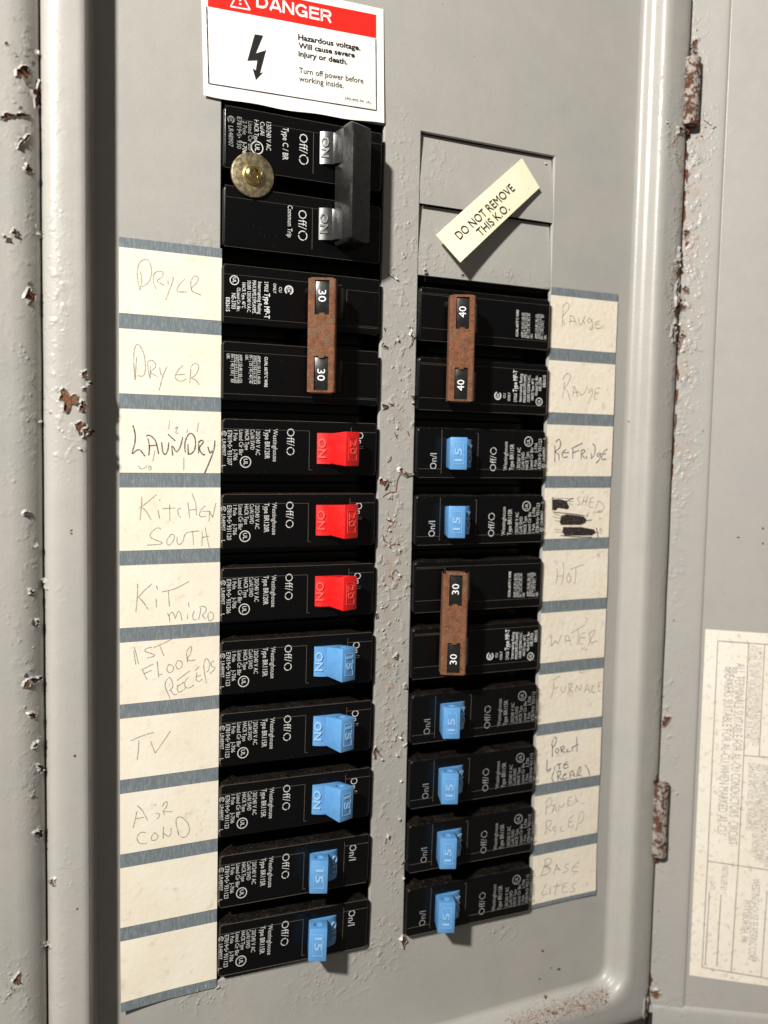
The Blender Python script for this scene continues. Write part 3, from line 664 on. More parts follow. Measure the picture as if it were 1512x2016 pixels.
SEG1 = [(-1.11, .235, .10, .235), (.10, .235, .10, -.30), (.10, -.30, .14, -.30), (.72, .30, .72, -.34), (.72, .235, 1.10, .235), (-1.09, .362, 1.09, .362), (-1.108, .35, -1.108, -.35), (-1.09, -.364, 1.09, -.364)]
def single(name, loc, rot, matl, tip, on, typ, serial, label, group, printm=PRINT, dx=0.0):
    r_ = empty(name, loc, label, 'circuit breaker', group, rot)
    body_mesh().build('breaker_body', r_); ridges(SEG1[:-1] if on else SEG1).build('moulded_lines', r_, smooth=False)
    for q_, nm in zip(print_single(None, dx, printm, serial, typ), ('printed_text', 'listing_mark', 'approval_mark', 'off_marking', 'on_marking')): q_.build(nm, r_, smooth=False)
    toggle_parts(r_, matl, tip, on); return r_
def copy_tree(o, parent=None):
    c = o.copy(); COL.objects.link(c); c.parent = parent
    for ch in list(o.children): copy_tree(ch, c)
    return c
YL = lambda k_: -2.455-.9964*(k_-2)
YR = lambda k_: -2.49-.9985*(k_-2)
RL = lambda k_: math.radians(-.3*max(0, k_-3)); RR = lambda k_: math.radians(-.2*max(0, k_-3))
CXL, CXR = 2.418, 5.305
reds = [(2, '931207', 'red toggle 20 amp breaker beside the LAUNDRY card, topmost of three'), (3, '931120', 'red toggle 20 amp breaker beside the KITCHEN SOUTH card'), (4, '931206', 'red toggle 20 amp breaker beside the KIT MICRO card, just above the blue ones')]
for k_, ser, lab in reds:
    single('circuit_breaker', (CXL, YL(k_), 0), RL(k_), RED, '20', True, 'Type BR120R', ser, lab, 'red 20 amp breakers')
GB = 'blue 15 amp breakers'
bl = single('circuit_breaker', (CXL, YL(5), 0), RL(5), BLUE, '15', True, 'Type BR115R', '931123', 'blue toggle 15 amp breaker switched on beside the 1ST FLOOR RECEPS card', GB)
def put(src, loc, rot, lab):
    c = copy_tree(src); c.location = W(*loc); c.rotation_euler = (0, -rot, 0); c['label'] = lab; c['group'] = GB; return c
put(bl, (CXL, YL(6), 0), RL(6), 'blue toggle 15 amp breaker switched on beside the TV card')
put(bl, (CXL, YL(7), 0), RL(7), 'blue toggle 15 amp breaker switched on beside the AIR COND card')
of = single('circuit_breaker', (CXL, YL(8), 0), RL(8), BLUE, '15', False, 'Type BR115R', '931123', 'blue toggle 15 amp breaker switched off, upper of the two off at lower left', GB)
put(of, (CXL, YL(9)+.01, 0), RL(9), 'blue toggle 15 amp breaker switched off at the very bottom of the left column')
PI = math.pi
put(bl, (CXR, YR(2), 0), PI+RR(2), 'blue toggle 15 amp breaker on the right beside the REFRIDGE card')
put(bl, (CXR, YR(3), 0), PI+RR(3), 'blue toggle 15 amp breaker on the right beside the scribbled out SHED card')
fd = single('circuit_breaker', (CXR, YR(6), 0), PI+RR(6), BLUE, '15', True, 'Type BR115R', '931113', 'blue toggle 15 amp breaker on the right beside the FURNACE card', GB, PRINTD, -.03)
put(fd, (CXR, YR(7), 0), PI+RR(7), 'blue toggle 15 amp breaker on the right beside the PORCH LITE card')
put(fd, (CXR, YR(8), 0), PI+RR(8), 'blue toggle 15 amp breaker on the right beside the PANEL RECEP card')
put(fd, (CXR, YR(9), 0), PI+RR(9), 'blue toggle 15 amp breaker at the very bottom of the right column beside BASE LITES')

# two-pole breakers with rusted steel handle clips; pole above at +.5, below at -.5 (left column orientation)
def table(b, x, y):
    pr(b, 'CU/AL 60/75°C WIRE', x, y, .40, .042, PRINTW, .01)
    rows = [('AMP | 10-35 | 40-50', .37), ('AWG | 14-8 | 6 | 8 | 6-4', .375), ('IN - | 25 | 45 | 40 | 45', .37), ('LBS.', .07)]
    for q, (s_, w_) in enumerate(rows):
        xx = x-.095-.056*q; pr(b, s_, xx, y+.01, w_, .038, PRINT, .01)
        if q < 2: b.quad((xx-.012, y-.37, ZP), (xx-.012, y+.01, ZP), (xx-.007, y+.01, ZP), (xx-.007, y-.37, ZP), PRINT)
    rows = [('AMP | 55-80 | 85-125', .37), ('AWG | 6-4 | 3-1 | 3-2/0', .375), ('IN - | 45 | 50 |   50', .37), ('LBS.', .07)]
    for q, (s_, w_) in enumerate(rows):
        xx = x-.345-.056*q; pr(b, s_, xx, y+.01, w_, .038, PRINT, .01)
        if q < 2: b.quad((xx-.012, y-.37, ZP), (xx-.012, y+.01, ZP), (xx-.007, y+.01, ZP), (xx-.007, y-.37, ZP), PRINT)
def two_pole(loc, rot, amps, on, ne, label):
    r_ = empty('two_pole_breaker', loc, label, 'circuit breaker', 'two pole breakers with rusty handle clips', rot)
    for s_ in (.5, -.5):
        bb = body_mesh(2.25, .78); bb.v = [p+Y*s_*.9975 for p in bb.v]; bb.build('breaker_body', r_)
    P = MB(); seg = []
    for s_ in (.4988, -.4988): seg += [(.62, s_+.20, .62, s_-.28), (.62, s_+.20, 1.10, s_+.20), (.62, s_-.28, 1.1, s_-.28), (-1.11, s_+.375, 1.11, s_+.375), (-1.11, s_+.25, .55, s_+.25), (-1.112, s_+.36, -1.112, s_-.36), (-1.1, s_-.30, 1.1, s_-.30)]
    ridges(seg, .006).build('moulded_lines', r_, smooth=False)
    y = .4988
    pr(P, '2 POLE', -.56, y+.20, .13, .05, PRINTW, .01); pr(P, 'Type MP-T', -.56, y+.05, .33, .072, PRINTW, .02)
    pr(P, 'Interrupting Rating', -.65, y+.19, .42, .05, PRINTW); pr(P, 'MAX.RMS.SYM.AMPS.', -.725, y+.20, .43, .048, PRINTW); pr(P, '10,000 120/240 V.A.C.', -.795, y+.19, .41, .048, PRINTW)
    pr(P, 'HACR Type, 40°C', -.865, y+.16, .33, .046, PRINTW); pr(P, '©Listed Cir. Bkr.', -.935, y+.09, .31, .046, PRINTW); pr(P, ne, -1.005, y+.01, .20, .052, PRINTW); pr(P, 'E82615', -1.08, y-.05, .18, .05, PRINTW)
    Pu = MB(); Pc = MB(); seal(Pu, -.97, y+.18, .062, 'UL', PRINTW); csa(Pc, -.22, y+.12, .062, PRINTW); Pu.build('listing_mark', r_, smooth=False); Pc.build('approval_mark', r_, smooth=False); Pn = MB(); pr(Pn, 'CU', -.36, y+.15, .07, .04, PRINTW); pr(Pn, 'ONLY', -.44, y+.19, .13, .04, PRINTW); Pn.build('wire_note', r_, smooth=False)
    Pt = MB(); table(Pt, -.55, -.4988+.21); Pt.build('wire_table', r_, smooth=False); P.build('printed_text', r_, smooth=False)
    th = math.radians(24)*(1 if on else -1); M = Matrix.Translation((.375, 0, -.12)) @ Matrix.Rotation(th, 4, 'Y')
    for s_ in (.4988, -.4988):
        tb = MB(); R_ = .3; n = 16; vs = []
        for i in range(n+1):
            a = math.radians(-70+140*i/n)
            for yy in (-.21, .21): vs.append((R_*math.sin(a), s_+yy, R_*math.cos(a)))
        tb.add(vs+[(0, s_-.21, -.05), (0, s_+.21, -.05)], [(2*i, 2*i+1, 2*i+3, 2*i+2) for i in range(n)]+[(2*i+2, 2*n+2, 2*i) for i in range(n)]+[(2*i+1, 2*n+3, 2*i+3) for i in range(n)], BLACK)
        tb.bm(rbox(-.12, .12, s_-.235, s_+.235, .2, .628, .02, 2), BLACKBAR)
        q = 1 if s_ > 0 else -1
        ho = place(tb, M).build('toggle', r_)
        tt = MB(); text(tt, amps, Vector((-.048, s_+(.10 if s_ > 0 else .06), .6305)), D_, X, .155, .098, PRINTW, Z, .0); place(tt, M).build('rating_number', ho, smooth=False)
    # clip: bent steel channel with two windows, as a frame of strips
    c = MB(); hw = .185; T = .655; L = .745; wy = .4988; ww = .095; wh = .225
    def bx(x0, x1, y0, y1, z0, z1): c.bm(rbox(x0, x1, y0, y1, z0, z1, 0), RUSTM)
    xs = [-hw+.03, -ww, ww, hw-.03]; ysl = [-L, -wy-wh, -wy+wh, wy-wh, wy+wh, L]
    jj = lambda x, y_: .004*pnoise(Vector((x*9, y_*9, rot)))
    def face_grid(x0, x1, y0, y1):
        nx = max(1, int((x1-x0)/.04)); ny = max(1, int((y1-y0)/.04)); vs = []
        for j in range(ny+1):
            for i in range(nx+1):
                x = x0+(x1-x0)*i/nx; y_ = y0+(y1-y0)*j/ny; vs.append((x, y_, T+jj(x, y_)))
        c.add(vs, [(j*(nx+1)+i, j*(nx+1)+i+1, (j+1)*(nx+1)+i+1, (j+1)*(nx+1)+i) for j in range(ny) for i in range(nx)], RUSTM)
    for i in range(3):
        for j in range(5):
            if i == 1 and j in (1, 3): continue
            face_grid(xs[i], xs[i+1], ysl[j], ysl[j+1])
    for y0 in (-wy-wh, wy-wh):                                  # window reveals
        y1 = y0+2*wh
        for a, d_ in (((-ww, y0), (-ww, y1)), ((-ww, y1), (ww, y1)), ((ww, y1), (ww, y0)), ((ww, y0), (-ww, y0))):
            c.quad((a[0], a[1], T), (d_[0], d_[1], T), (d_[0], d_[1], T-.03), (a[0], a[1], T-.03), RUSTM)
        yt = y1 if y0 < 0 else y0
        sg = -1 if y0 < 0 else 1
        c.bm(rbox(-.035, .035, min(yt, yt+sg*.022), max(yt, yt+sg*.022), T-.03, T-.002, 0), RUSTM)
    cr = [(hw-.03, T), (hw-.012, T-.005), (hw-.002, T-.018), (hw, T-.035), (hw+.004, T-.20), (hw+.004, T-.26)]
    for sx in (1, -1):
        nny = 36; vs = []
        for j in range(nny+1):
            y_ = -L+2*L*j/nny
            for x, z in cr: vs.append((sx*x, y_, z+jj(x*sx, y_)))
        n = len(cr); fs = [(j*n+i, j*n+i+1, (j+1)*n+i+1, (j+1)*n+i) for j in range(nny) for i in range(n-1)]
        c.add(vs, fs if sx > 0 else [f[::-1] for f in fs], RUSTM)
    for sy in (1, -1):                                          # folded ends, set in a little at one end
        y_ = sy*(L+.012)
        c.bm(rbox(-hw+.045, hw-.045, min(y_, y_-sy*.014), max(y_, y_-sy*.014), T-.24, T-.012, .004, 1), RUSTM)
        c.quad((-hw+.03, sy*L, T), (hw-.03, sy*L, T), (hw-.045, y_, T-.012), (-hw+.045, y_, T-.012), RUSTM)
    place(c, M).build('handle_clip', r_, angle=50)
    return r_
two_pole((CXL, (YL(0)+YL(1))/2, 0), 0, '30', False, 'NE-3703', 'two pole 30 amp breaker with rusty clip beside the DRYER cards, top left')
two_pole((CXR, (YR(0)+YR(1))/2, 0), PI, '40', True, 'NE-3704', 'two pole 40 amp breaker with orange rusty clip beside the RANGE cards')
two_pole((CXR, (YR(4)+YR(5))/2, 0), PI+RR(5), '30', True, 'NE-3703', 'two pole 30 amp breaker with rusty clip beside the HOT WATER cards')

# main two-pole breaker at the top left, black tie bar
mbk = empty('two_pole_breaker', (CXL, 1.032, 0), 'large black two pole breaker with black tie bar below the danger sign', 'circuit breaker')
for s_ in (.5, -.5):
    bb = body_mesh(2.236, .79); bb.v = [p+Y*s_*.997 for p in bb.v]; bb.build('breaker_body', mbk)
seg = []
for s_ in (.4985, -.4985): seg += [(-1.11, s_+.385, 1.1, s_+.385), (-1.11, s_+.24, 1.1, s_+.24), (-1.11, s_-.39, 1.1, s_-.39), (.10, s_+.24, .10, s_-.30)]
ridges(seg, .006).build('moulded_lines', mbk, smooth=False)
P = MB(); y = .4985
Po = MB(); pr(Po, 'Off/', -.10+.0, y+.20, .25, .115, PRINT, -.012); Po.add(*annulus(-.035, y-.135, ZP, .053, .066, 24, (3, 11, 19)), PRINT)
pr(P, 'Type C / BR', -.33, y+.24, .42, .075, PRINT, .01); pr(P, '120/240 V AC', -.555, y+.27, .36, .062, PRINT); pr(P, 'Cu/Al', -.64, y+.26, .17, .058); pr(P, 'HACR Type', -.72, y+.27, .28, .058)
pr(P, 'Listed Cir Bkr', -.80, y+.24, .38, .055, PRINTD); pr(P, '2 Pole', -.875, y+.23, .17, .055, PRINTD); pr(P, 'J-706', -.875, y-.03, .15, .055, PRINT); pr(P, 'E7819•S• 930', -.95, y+.27, .40, .058, PRINTD)
Pu = MB(); Pc = MB(); csa(Pc, -1.03, y+.22, .046, PRINTD); pr(P, 'LR48907', -1.06, y+.14, .26, .06, PRINTD); seal(Pu, -.68, y-.08, .085, 'UL', PRINT); Pu.build('listing_mark', mbk, smooth=False); Pc.build('approval_mark', mbk, smooth=False)
Po.build('off_marking', mbk, smooth=False); Po = MB(); pr(Po, 'Off/', -.10, -y+.20, .25, .115, PRINT, -.012); Po.add(*annulus(-.035, -y-.135, ZP, .053, .066, 24, (3, 11, 19)), PRINT); Po.build('off_marking', mbk, smooth=False); Po = MB(); pr(Po, 'Common Trip', -.25, -y+.24, .42, .065, PRINT); Po.build('common_trip_text', mbk, smooth=False)
P.build('printed_text', mbk, smooth=False)
M = Matrix.Translation(PIV+Vector((-.02, 0, .0))) @ Matrix.Rotation(TH, 4, 'Y')
for s_ in (.555, -.45):
    b, t = toggle_mesh(BLACKS, None, 'ON', None)
    for q in (b, t):
        q.v = [p+Y*s_ for p in q.v]; place(q, M)
    o = b.build('toggle', mbk); t.build('embossed_word', o)
bar = MB(); L0, L1 = -.695, .79
sec = [(.405, .13), (.418, .20), (.448, .535), (.458, .562), (.480, .572), (.56, .545), (.735, .475), (.78, .455), (.80, .42), (.81, .15)]
vs = []; ny = 2; n = len(sec)
for yy, sc_ in ((L0-.03, .82), (L0, .97), (L0+.03, 1), (L1-.03, 1), (L1, .97), (L1+.03, .82)):
    for x, z in sec: vs.append((.56+(x-.56)*sc_, yy, .15+(z-.15)*sc_))
fs = [(j*n+i, j*n+i+1, (j+1)*n+i+1, (j+1)*n+i) for j in range(5) for i in range(n-1)]+[tuple(range(n))[::-1], tuple(5*n+i for i in range(n))]
bar.add(vs, fs, BLACKBAR); bo = bar.build('tie_bar', mbk, angle=30)
pk = MB(); tn = Vector((.075, 0, .16)).normalized(); sl = lambda x: .575-(x-.445)*.42+.004
for y0, y1, wd_ in ((.22, .70, '100'), (-.66, -.22, '100')):
    for xx in (.50, .68): pk.add([(xx, y0, sl(xx)), (xx+.012, y0, sl(xx+.012)), (xx+.012, y1, sl(xx+.012)), (xx, y1, sl(xx)), (xx+.006, y0, sl(xx)+.008), (xx+.006, y1, sl(xx)+.008)], [(0, 1, 4), (1, 2, 5, 4), (2, 3, 5), (3, 0, 4, 5)], BLACKBAR)
    up = Vector((1, 0, -.42)).normalized(); text(pk, wd_, Vector((.545, y1-.08, sl(.545))), D_, up, (y1-y0)*.6, .10, BLACKBAR, up.cross(D_)*-1, .01, .02, .010)
    pk.quad((.512, y0+.01, sl(.512)+.001), (.68, y0+.01, sl(.68)+.001), (.68, y1-.01, sl(.68)+.001), (.512, y1-.01, sl(.512)+.001), BLACK)
pk.build('rating_recess', bo, smooth=False)
# yellow-zinc washer and crosshead screw
wm = MB(); cx, cy = 1.675, 1.085; wr = .29; n = 48
pf = [(.07, .135), (wr-.02, .135), (wr-.006, .130), (wr, .118), (wr, .10)]
vs = [(cx+r_*math.cos(2*PI*i/n), cy+r_*math.sin(2*PI*i/n), z+.02*(r_*math.cos(2*PI*i/n+2.2))) for r_, z in pf for i in range(n)]
wm.add(vs, [(q*n+i, (q+1)*n+i, (q+1)*n+(i+1) % n, q*n+(i+1) % n) for q in range(len(pf)-1) for i in range(n)], ZINC)

tag(wm.build('washer', None, angle=40), 'large yellow zinc washer between the two poles of the top breaker', 'washer')
sm = MB(); hr = .138; hz = .13; n = 32; rings = []; pf = [(1.0, 0), (.99, .22), (.93, .45), (.80, .70), (.60, .88), (.45, .95)]
vs = []
for r_, z in pf: vs += [(cx+hr*r_*math.cos(2*PI*i/n), cy+hr*r_*math.sin(2*PI*i/n), hz+z*.095) for i in range(n)]
def crossr(a):                                             # outline of the cross recess
    a = (a+.6) % (PI/2); a = min(a, PI/2-a); return min(.60, .20/max(.33, math.sin(a)+1e-6)) if a > .3 else .58
for z, sc_ in ((.93, 1), (.2, .7)): vs += [(cx+hr*min(.60, crossr(2*PI*i/n))*1.0*sc_*math.cos(2*PI*i/n), cy+hr*min(.60, crossr(2*PI*i/n))*1.0*sc_*math.sin(2*PI*i/n), hz+z*.095) for i in range(n)]
vs.append((cx, cy, hz+.01))
fs = [(q*n+i, q*n+(i+1) % n, (q+1)*n+(i+1) % n, (q+1)*n+i) for q in range(7) for i in range(n)]+[(7*n+i, 7*n+(i+1) % n, 8*n) for i in range(n)]
sm.add(vs, fs, BRASS); tag(sm.build('crosshead_screw', None, angle=45), 'gold coloured crosshead screw in the middle of the zinc washer', 'screw')

# ================================================================ DIRECTORY STRIPS
def strip(x0, wd_, warp, pap, label, lastbar, yoff, widths):
    r_ = empty('circuit_directory_strip', (x0+wd_/2, -5, 0), label, 'label strip', 'handwritten circuit strips')
    og = r_.location.copy()
    def slab(y0, y1, z, mat_, name):
        b = MB(); nx, ny = 10, max(2, int((y1-y0)/.1)); vs = []
        xe = lambda y_: widths(y_)
        for j in range(ny+1):
            y_ = y0+(y1-y0)*j/ny; a, c = xe(y_)
            for i in range(nx+1):
                x = a+(c-a)*i/nx; vs.append((x, y_, z+warp(x, y_)))
        m_ = nx+1; top = len(vs)
        fs = [(j*m_+i, j*m_+i+1, (j+1)*m_+i+1, (j+1)*m_+i) for j in range(ny) for i in range(nx)]
        rim_ = [i for i in range(m_)]+[j*m_+nx for j in range(1, ny+1)]+[ny*m_+i for i in range(nx-1, -1, -1)]+[j*m_ for j in range(ny-1, 0, -1)]
        vs += [(vs[i][0], vs[i][1], vs[i][2]-.007) for i in rim_]; q = len(rim_)
        fs += [(rim_[i], top+i, top+(i+1) % q, rim_[(i+1) % q]) for i in range(q)]
        b.add(vs, fs, mat_); o = b.build(name, r_, origin=None, angle=40); return o
    cards = []
    for k_ in range(10):
        o = slab(-k_-.81+yoff, -k_+yoff, .017, pap, 'paper_card'); cards.append(o)
    slab(yoff, yoff+.125, .012, BAND, 'divider_band')
    for k_ in range(1, 10): slab(-k_+yoff+.0015, -k_+.189+yoff, .012, BAND, 'divider_band')
    slab(-9.81-lastbar+yoff, -9.811+yoff, .012, BAND, 'divider_band')
    return r_, cards
def warpL(x, y): return .09*max(0, -9.0-y)*max(0, .75-x)**1.5 + .02*max(0, -9.6-y)
def warpR(x, y): return .018*max(0, (x-7.3))*(1+.6*math.sin(y*2.3))+.004*math.sin(y*3+x*2)**2+.02*max(0, -9.3-y)
sl_, cardL = strip(0, 1.2875, warpL, PAPERL, 'cream strip of pencilled circuit cards down the left, DRYER at the top', .13, 0.0, lambda y: (0.0, 1.2875+.012*min(1, max(0, (y+9.0)/3))))
sr_, cardR = strip(6.497, 1.28, warpR, PAPERR, 'cream strip of handwritten circuit cards down the right, RANGE at the top', .07, -.012, lambda y: (6.492+.004*math.sin(y*2), 7.775))
HW = [ # side, card, ink, (origin), scale, strokes
('L', 0, PENCIL, (225, 450), 6.873, [[(350, 570), (365, 640), (370, 720), (345, 830)], [(345, 835), (320, 720), (310, 600), (335, 470), (400, 420), (460, 430), (495, 510), (500, 620), (460, 730), (370, 785)], [(530, 640), (530, 720), (560, 800), (575, 815)], [(520, 640), (560, 590), (620, 575), (660, 600), (640, 660), (575, 710), (680, 765)], [(725, 700), (730, 760)], [(795, 650), (790, 710), (750, 820), (695, 965)], [(955, 680), (880, 760), (845, 830), (880, 855), (990, 855)], [(1035, 700), (1035, 780), (1055, 855)], [(1045, 700), (1070, 650), (1120, 645), (1135, 690), (1090, 760), (1045, 800), (1060, 850), (1175, 900)]]),
('L', 1, PENCIL, (225, 690), 6.873, [[(300, 90), (290, 250), (280, 400)], [(280, 400), (262, 150), (270, 0), (300, -80), (350, -60), (400, 50), (420, 200), (410, 310), (370, 350), (325, 335)], [(450, 170), (460, 280), (485, 375)], [(445, 160), (490, 130), (540, 150), (560, 220), (490, 290), (540, 330), (590, 350)], [(485, 210), (485, 380)], [(615, 230), (625, 310), (650, 330)], [(715, 210), (660, 340), (605, 540)], [(930, 200), (860, 270), (825, 350), (850, 400), (920, 412), (975, 380)], [(830, 330), (960, 320)], [(1035, 250), (1020, 440)], [(1030, 230), (1080, 175), (1130, 190), (1140, 250), (1090, 340), (1040, 370), (1100, 400), (1150, 465)]]),
('L', 2, PENCILD, (225, 690), 6.873, [[(250, 1010), (280, 1120), (278, 1250), (240, 1395), (300, 1350), (350, 1350), (415, 1430)], [(465, 1420), (475, 1300), (455, 1190)], [(440, 1165), (445, 1145), (500, 1160), (560, 1230), (600, 1400)], [(460, 1290), (580, 1280)], [(640, 1240), (655, 1370), (690, 1405), (725, 1340), (735, 1240)], [(790, 1420), (780, 1290), (830, 1360), (860, 1360), (900, 1280), (925, 1170)], [(725, 1130), (825, 1225)], [(995, 1265), (1000, 1390)], [(960, 1380), (955, 1250), (1000, 1140), (1050, 1125), (1095, 1200), (1090, 1330), (1040, 1395), (990, 1400)], [(1140, 1260), (1140, 1390)], [(1135, 1250), (1175, 1215), (1205, 1240), (1150, 1320), (1190, 1400), (1230, 1410)], [(1265, 1300), (1295, 1385), (1330, 1350)], [(1360, 1215), (1340, 1370), (1220, 1665)]]),
('L', 2, PENCIL, (225, 690), 6.873, [[(735, 1060), (750, 945)], [(1140, 975), (1120, 1100)], [(520, 1500), (550, 1350)], [(940, 1450), (940, 1620)], [(325, 1560), (360, 1600), (430, 1580), (440, 1540)], [(460, 1600), (480, 1560), (500, 1600), (470, 1620)], [(820, 1060), (860, 1030), (830, 1110), (870, 1120)], [(980, 1120), (990, 1070)]]),
('L', 3, PENCIL, (225, 930), 6.873, [[(372, 325), (365, 470), (347, 650)], [(570, 300), (450, 400), (340, 485)], [(380, 475), (440, 540), (500, 645)], [(590, 510), (612, 625)], [(605, 368), (622, 385)], [(748, 430), (752, 660)], [(655, 490), (830, 480)], [(905, 485), (860, 500), (870, 580), (905, 610)], [(995, 405), (1020, 620)], [(1050, 285), (1100, 420), (1110, 580)], [(1010, 510), (1105, 500)], [(1235, 450), (1180, 500), (1150, 570), (1180, 600), (1240, 590)], [(1190, 525), (1300, 525)], [(1280, 665), (1290, 530)], [(1290, 530), (1330, 610)], [(1330, 610), (1375, 410)], [(630, 770), (590, 750), (510, 800), (485, 870), (560, 915), (640, 945), (620, 970), (440, 985)], [(770, 835), (720, 900), (710, 960), (750, 980), (800, 920), (810, 850), (770, 835)], [(850, 870), (850, 950), (885, 975), (930, 930), (950, 850), (1000, 810), (1150, 790)], [(1060, 790), (1070, 985)], [(1190, 795), (1185, 990)], [(1230, 745), (1250, 860), (1285, 1025)], [(1190, 880), (1290, 860)]]),
('L', 4, PENCIL, (225, 1130), 6.873, [[(315, 130), (310, 320), (290, 520)], [(510, 130), (400, 230), (320, 320)], [(335, 320), (400, 390), (455, 480)], [(565, 340), (570, 450)], [(568, 155), (588, 215)], [(730, 230), (745, 440)], [(640, 243), (820, 200), (1010, 100)], [(750, 655), (745, 580), (715, 525)], [(730, 570), (770, 520), (800, 530), (825, 610)], [(825, 600), (860, 510), (890, 520), (915, 630)], [(990, 540), (990, 605)], [(1005, 385), (1010, 455)], [(1085, 500), (1060, 560), (1075, 620), (1110, 610)], [(1140, 620), (1160, 530), (1170, 460)], [(1150, 450), (1200, 435), (1245, 470), (1220, 530), (1190, 560), (1240, 610)], [(1290, 510), (1340, 540), (1330, 610), (1285, 638)], [(1275, 520), (1265, 580), (1285, 635)]]),
('L', 5, PENCIL, (225, 1130), 6.873, [[(265, 985), (290, 1060), (325, 1215)], [(262, 1040), (290, 1225)], [(510, 990), (430, 1010), (420, 1050), (500, 1075), (545, 1105), (440, 1140)], [(615, 975), (670, 1105)], [(530, 995), (640, 950), (780, 880)], [(375, 1290), (445, 1435)], [(375, 1295), (530, 1215)], [(400, 1350), (510, 1300)], [(580, 1180), (600, 1400)], [(600, 1365), (650, 1355)], [(740, 1220), (710, 1280), (740, 1335), (790, 1310), (795, 1250), (740, 1220)], [(860, 1170), (830, 1230), (860, 1285), (910, 1260), (915, 1190), (860, 1170)], [(975, 1070), (990, 1195)], [(970, 1060), (1020, 990), (1045, 990), (1030, 1080), (990, 1140), (1020, 1175), (1100, 1160)], [(755, 1685), (690, 1530), (700, 1450), (745, 1400), (780, 1450), (790, 1530), (740, 1580)], [(760, 1560), (800, 1630), (850, 1625)], [(860, 1500), (850, 1560), (880, 1600), (960, 1550)], [(850, 1440), (1020, 1310)], [(850, 1520), (950, 1460)], [(1000, 1400), (960, 1450), (960, 1530), (1020, 1540), (1075, 1500)], [(1120, 1330), (1105, 1420), (1140, 1455), (1190, 1420)], [(1090, 1310), (1150, 1250)], [(1110, 1390), (1170, 1370)], [(1245, 1480), (1210, 1260), (1230, 1160), (1260, 1150), (1290, 1220), (1270, 1310), (1235, 1325)], [(1350, 1180), (1310, 1200), (1320, 1250), (1360, 1265), (1345, 1300), (1290, 1350)]]),
('L', 6, PENCIL, (225, 1380), 6.72, [[(215, 528), (360, 465), (520, 415)], [(325, 515), (318, 640), (302, 785)], [(478, 530), (540, 690)], [(540, 690), (640, 550), (745, 395)]]),
('L', 7, PENCIL, (225, 1380), 6.72, [[(300, 1455), (285, 1530), (250, 1680)], [(305, 1385), (370, 1450), (440, 1580)], [(280, 1560), (390, 1540)], [(535, 1366), (555, 1382)], [(545, 1492), (580, 1485), (597, 1510), (590, 1540), (560, 1560)], [(640, 1450), (665, 1510)], [(635, 1400), (660, 1350), (700, 1335), (690, 1400), (650, 1450), (680, 1465), (765, 1462)], [(420, 1740), (350, 1740), (300, 1800), (320, 1870), (380, 1890), (430, 1885)], [(530, 1740), (490, 1800), (500, 1845), (560, 1830), (575, 1780), (530, 1740)], [(650, 1665), (645, 1820)], [(650, 1750), (710, 1790), (745, 1765), (750, 1680)], [(820, 1640), (855, 1780)], [(820, 1640), (820, 1560), (880, 1535), (960, 1600), (995, 1690), (970, 1770), (920, 1805), (870, 1790)], [(1085, 1762), (1090, 1780)]]),
('R', 0, PENCIL, (1060, 560), 7.755, [[(360, 645), (375, 480), (370, 370)], [(370, 360), (420, 285), (465, 300), (460, 370), (400, 450), (375, 480), (370, 530), (400, 620)], [(475, 610), (490, 470)], [(470, 480), (530, 490), (580, 610)], [(480, 560), (560, 560)], [(615, 510), (625, 600), (660, 600), (715, 480)], [(680, 540), (705, 600)], [(800, 510), (760, 530), (750, 570), (790, 580), (810, 530), (825, 620), (820, 690), (780, 680)], [(940, 550), (880, 580), (870, 650), (900, 675), (960, 660)], [(880, 610), (940, 600)], [(978, 625), (984, 635)]]),
('R', 1, PENCIL, (1060, 560), 7.755, [[(370, 1745), (385, 1600), (400, 1480)], [(370, 1460), (420, 1370), (470, 1365), (490, 1420), (440, 1530), (400, 1590), (450, 1640), (485, 1780)], [(520, 1710), (545, 1570)], [(510, 1560), (560, 1580), (600, 1720)], [(530, 1650), (620, 1640)], [(620, 1640), (650, 1690), (700, 1660), (745, 1560)], [(830, 1590), (770, 1610), (770, 1650), (830, 1620), (800, 1730), (765, 1810)], [(945, 1580), (880, 1590), (860, 1680), (850, 1740), (900, 1755)], [(860, 1670), (930, 1650)]]),
('R', 2, PEN, (1060, 800), 7.2, [[(232, 545), (235, 660), (230, 790)], [(240, 510), (290, 465), (315, 520), (300, 590), (240, 640), (290, 690), (290, 770)], [(395, 610), (345, 650), (340, 710), (375, 725), (415, 710)], [(345, 660), (435, 655)], [(490, 605), (485, 745)], [(465, 600), (625, 520)], [(480, 660), (580, 625)], [(610, 620), (605, 755)], [(600, 630), (640, 610), (660, 640), (620, 680), (660, 740)], [(680, 700), (685, 745)], [(700, 598), (703, 608)], [(750, 660), (750, 745)], [(765, 530), (800, 560), (800, 660), (755, 740)], [(860, 650), (830, 690), (850, 710), (880, 660), (870, 740), (815, 805)], [(980, 605), (920, 650), (895, 720), (910, 755), (960, 745)], [(905, 680), (960, 670)]]),
('R', 3, PENCIL, (1060, 800), 7.2, [[(590, 1285), (550, 1300), (570, 1340), (590, 1380), (550, 1400)], [(650, 1270), (620, 1410)], [(700, 1270), (665, 1410)], [(630, 1350), (690, 1340)], [(740, 1300), (720, 1420), (780, 1430)], [(740, 1300), (790, 1290)], [(735, 1360), (780, 1355)], [(850, 1350), (810, 1460)], [(840, 1340), (900, 1370), (930, 1430), (890, 1490), (800, 1500)], [(190, 1300), (500, 1310)], [(420, 1350), (510, 1350)], [(430, 1380), (500, 1400)], [(200, 1560), (320, 1590)], [(220, 1520), (330, 1560)], [(230, 1620), (320, 1630)], [(230, 1740), (350, 1760)], [(240, 1780), (350, 1790)], [(800, 1780), (900, 1800)]]),
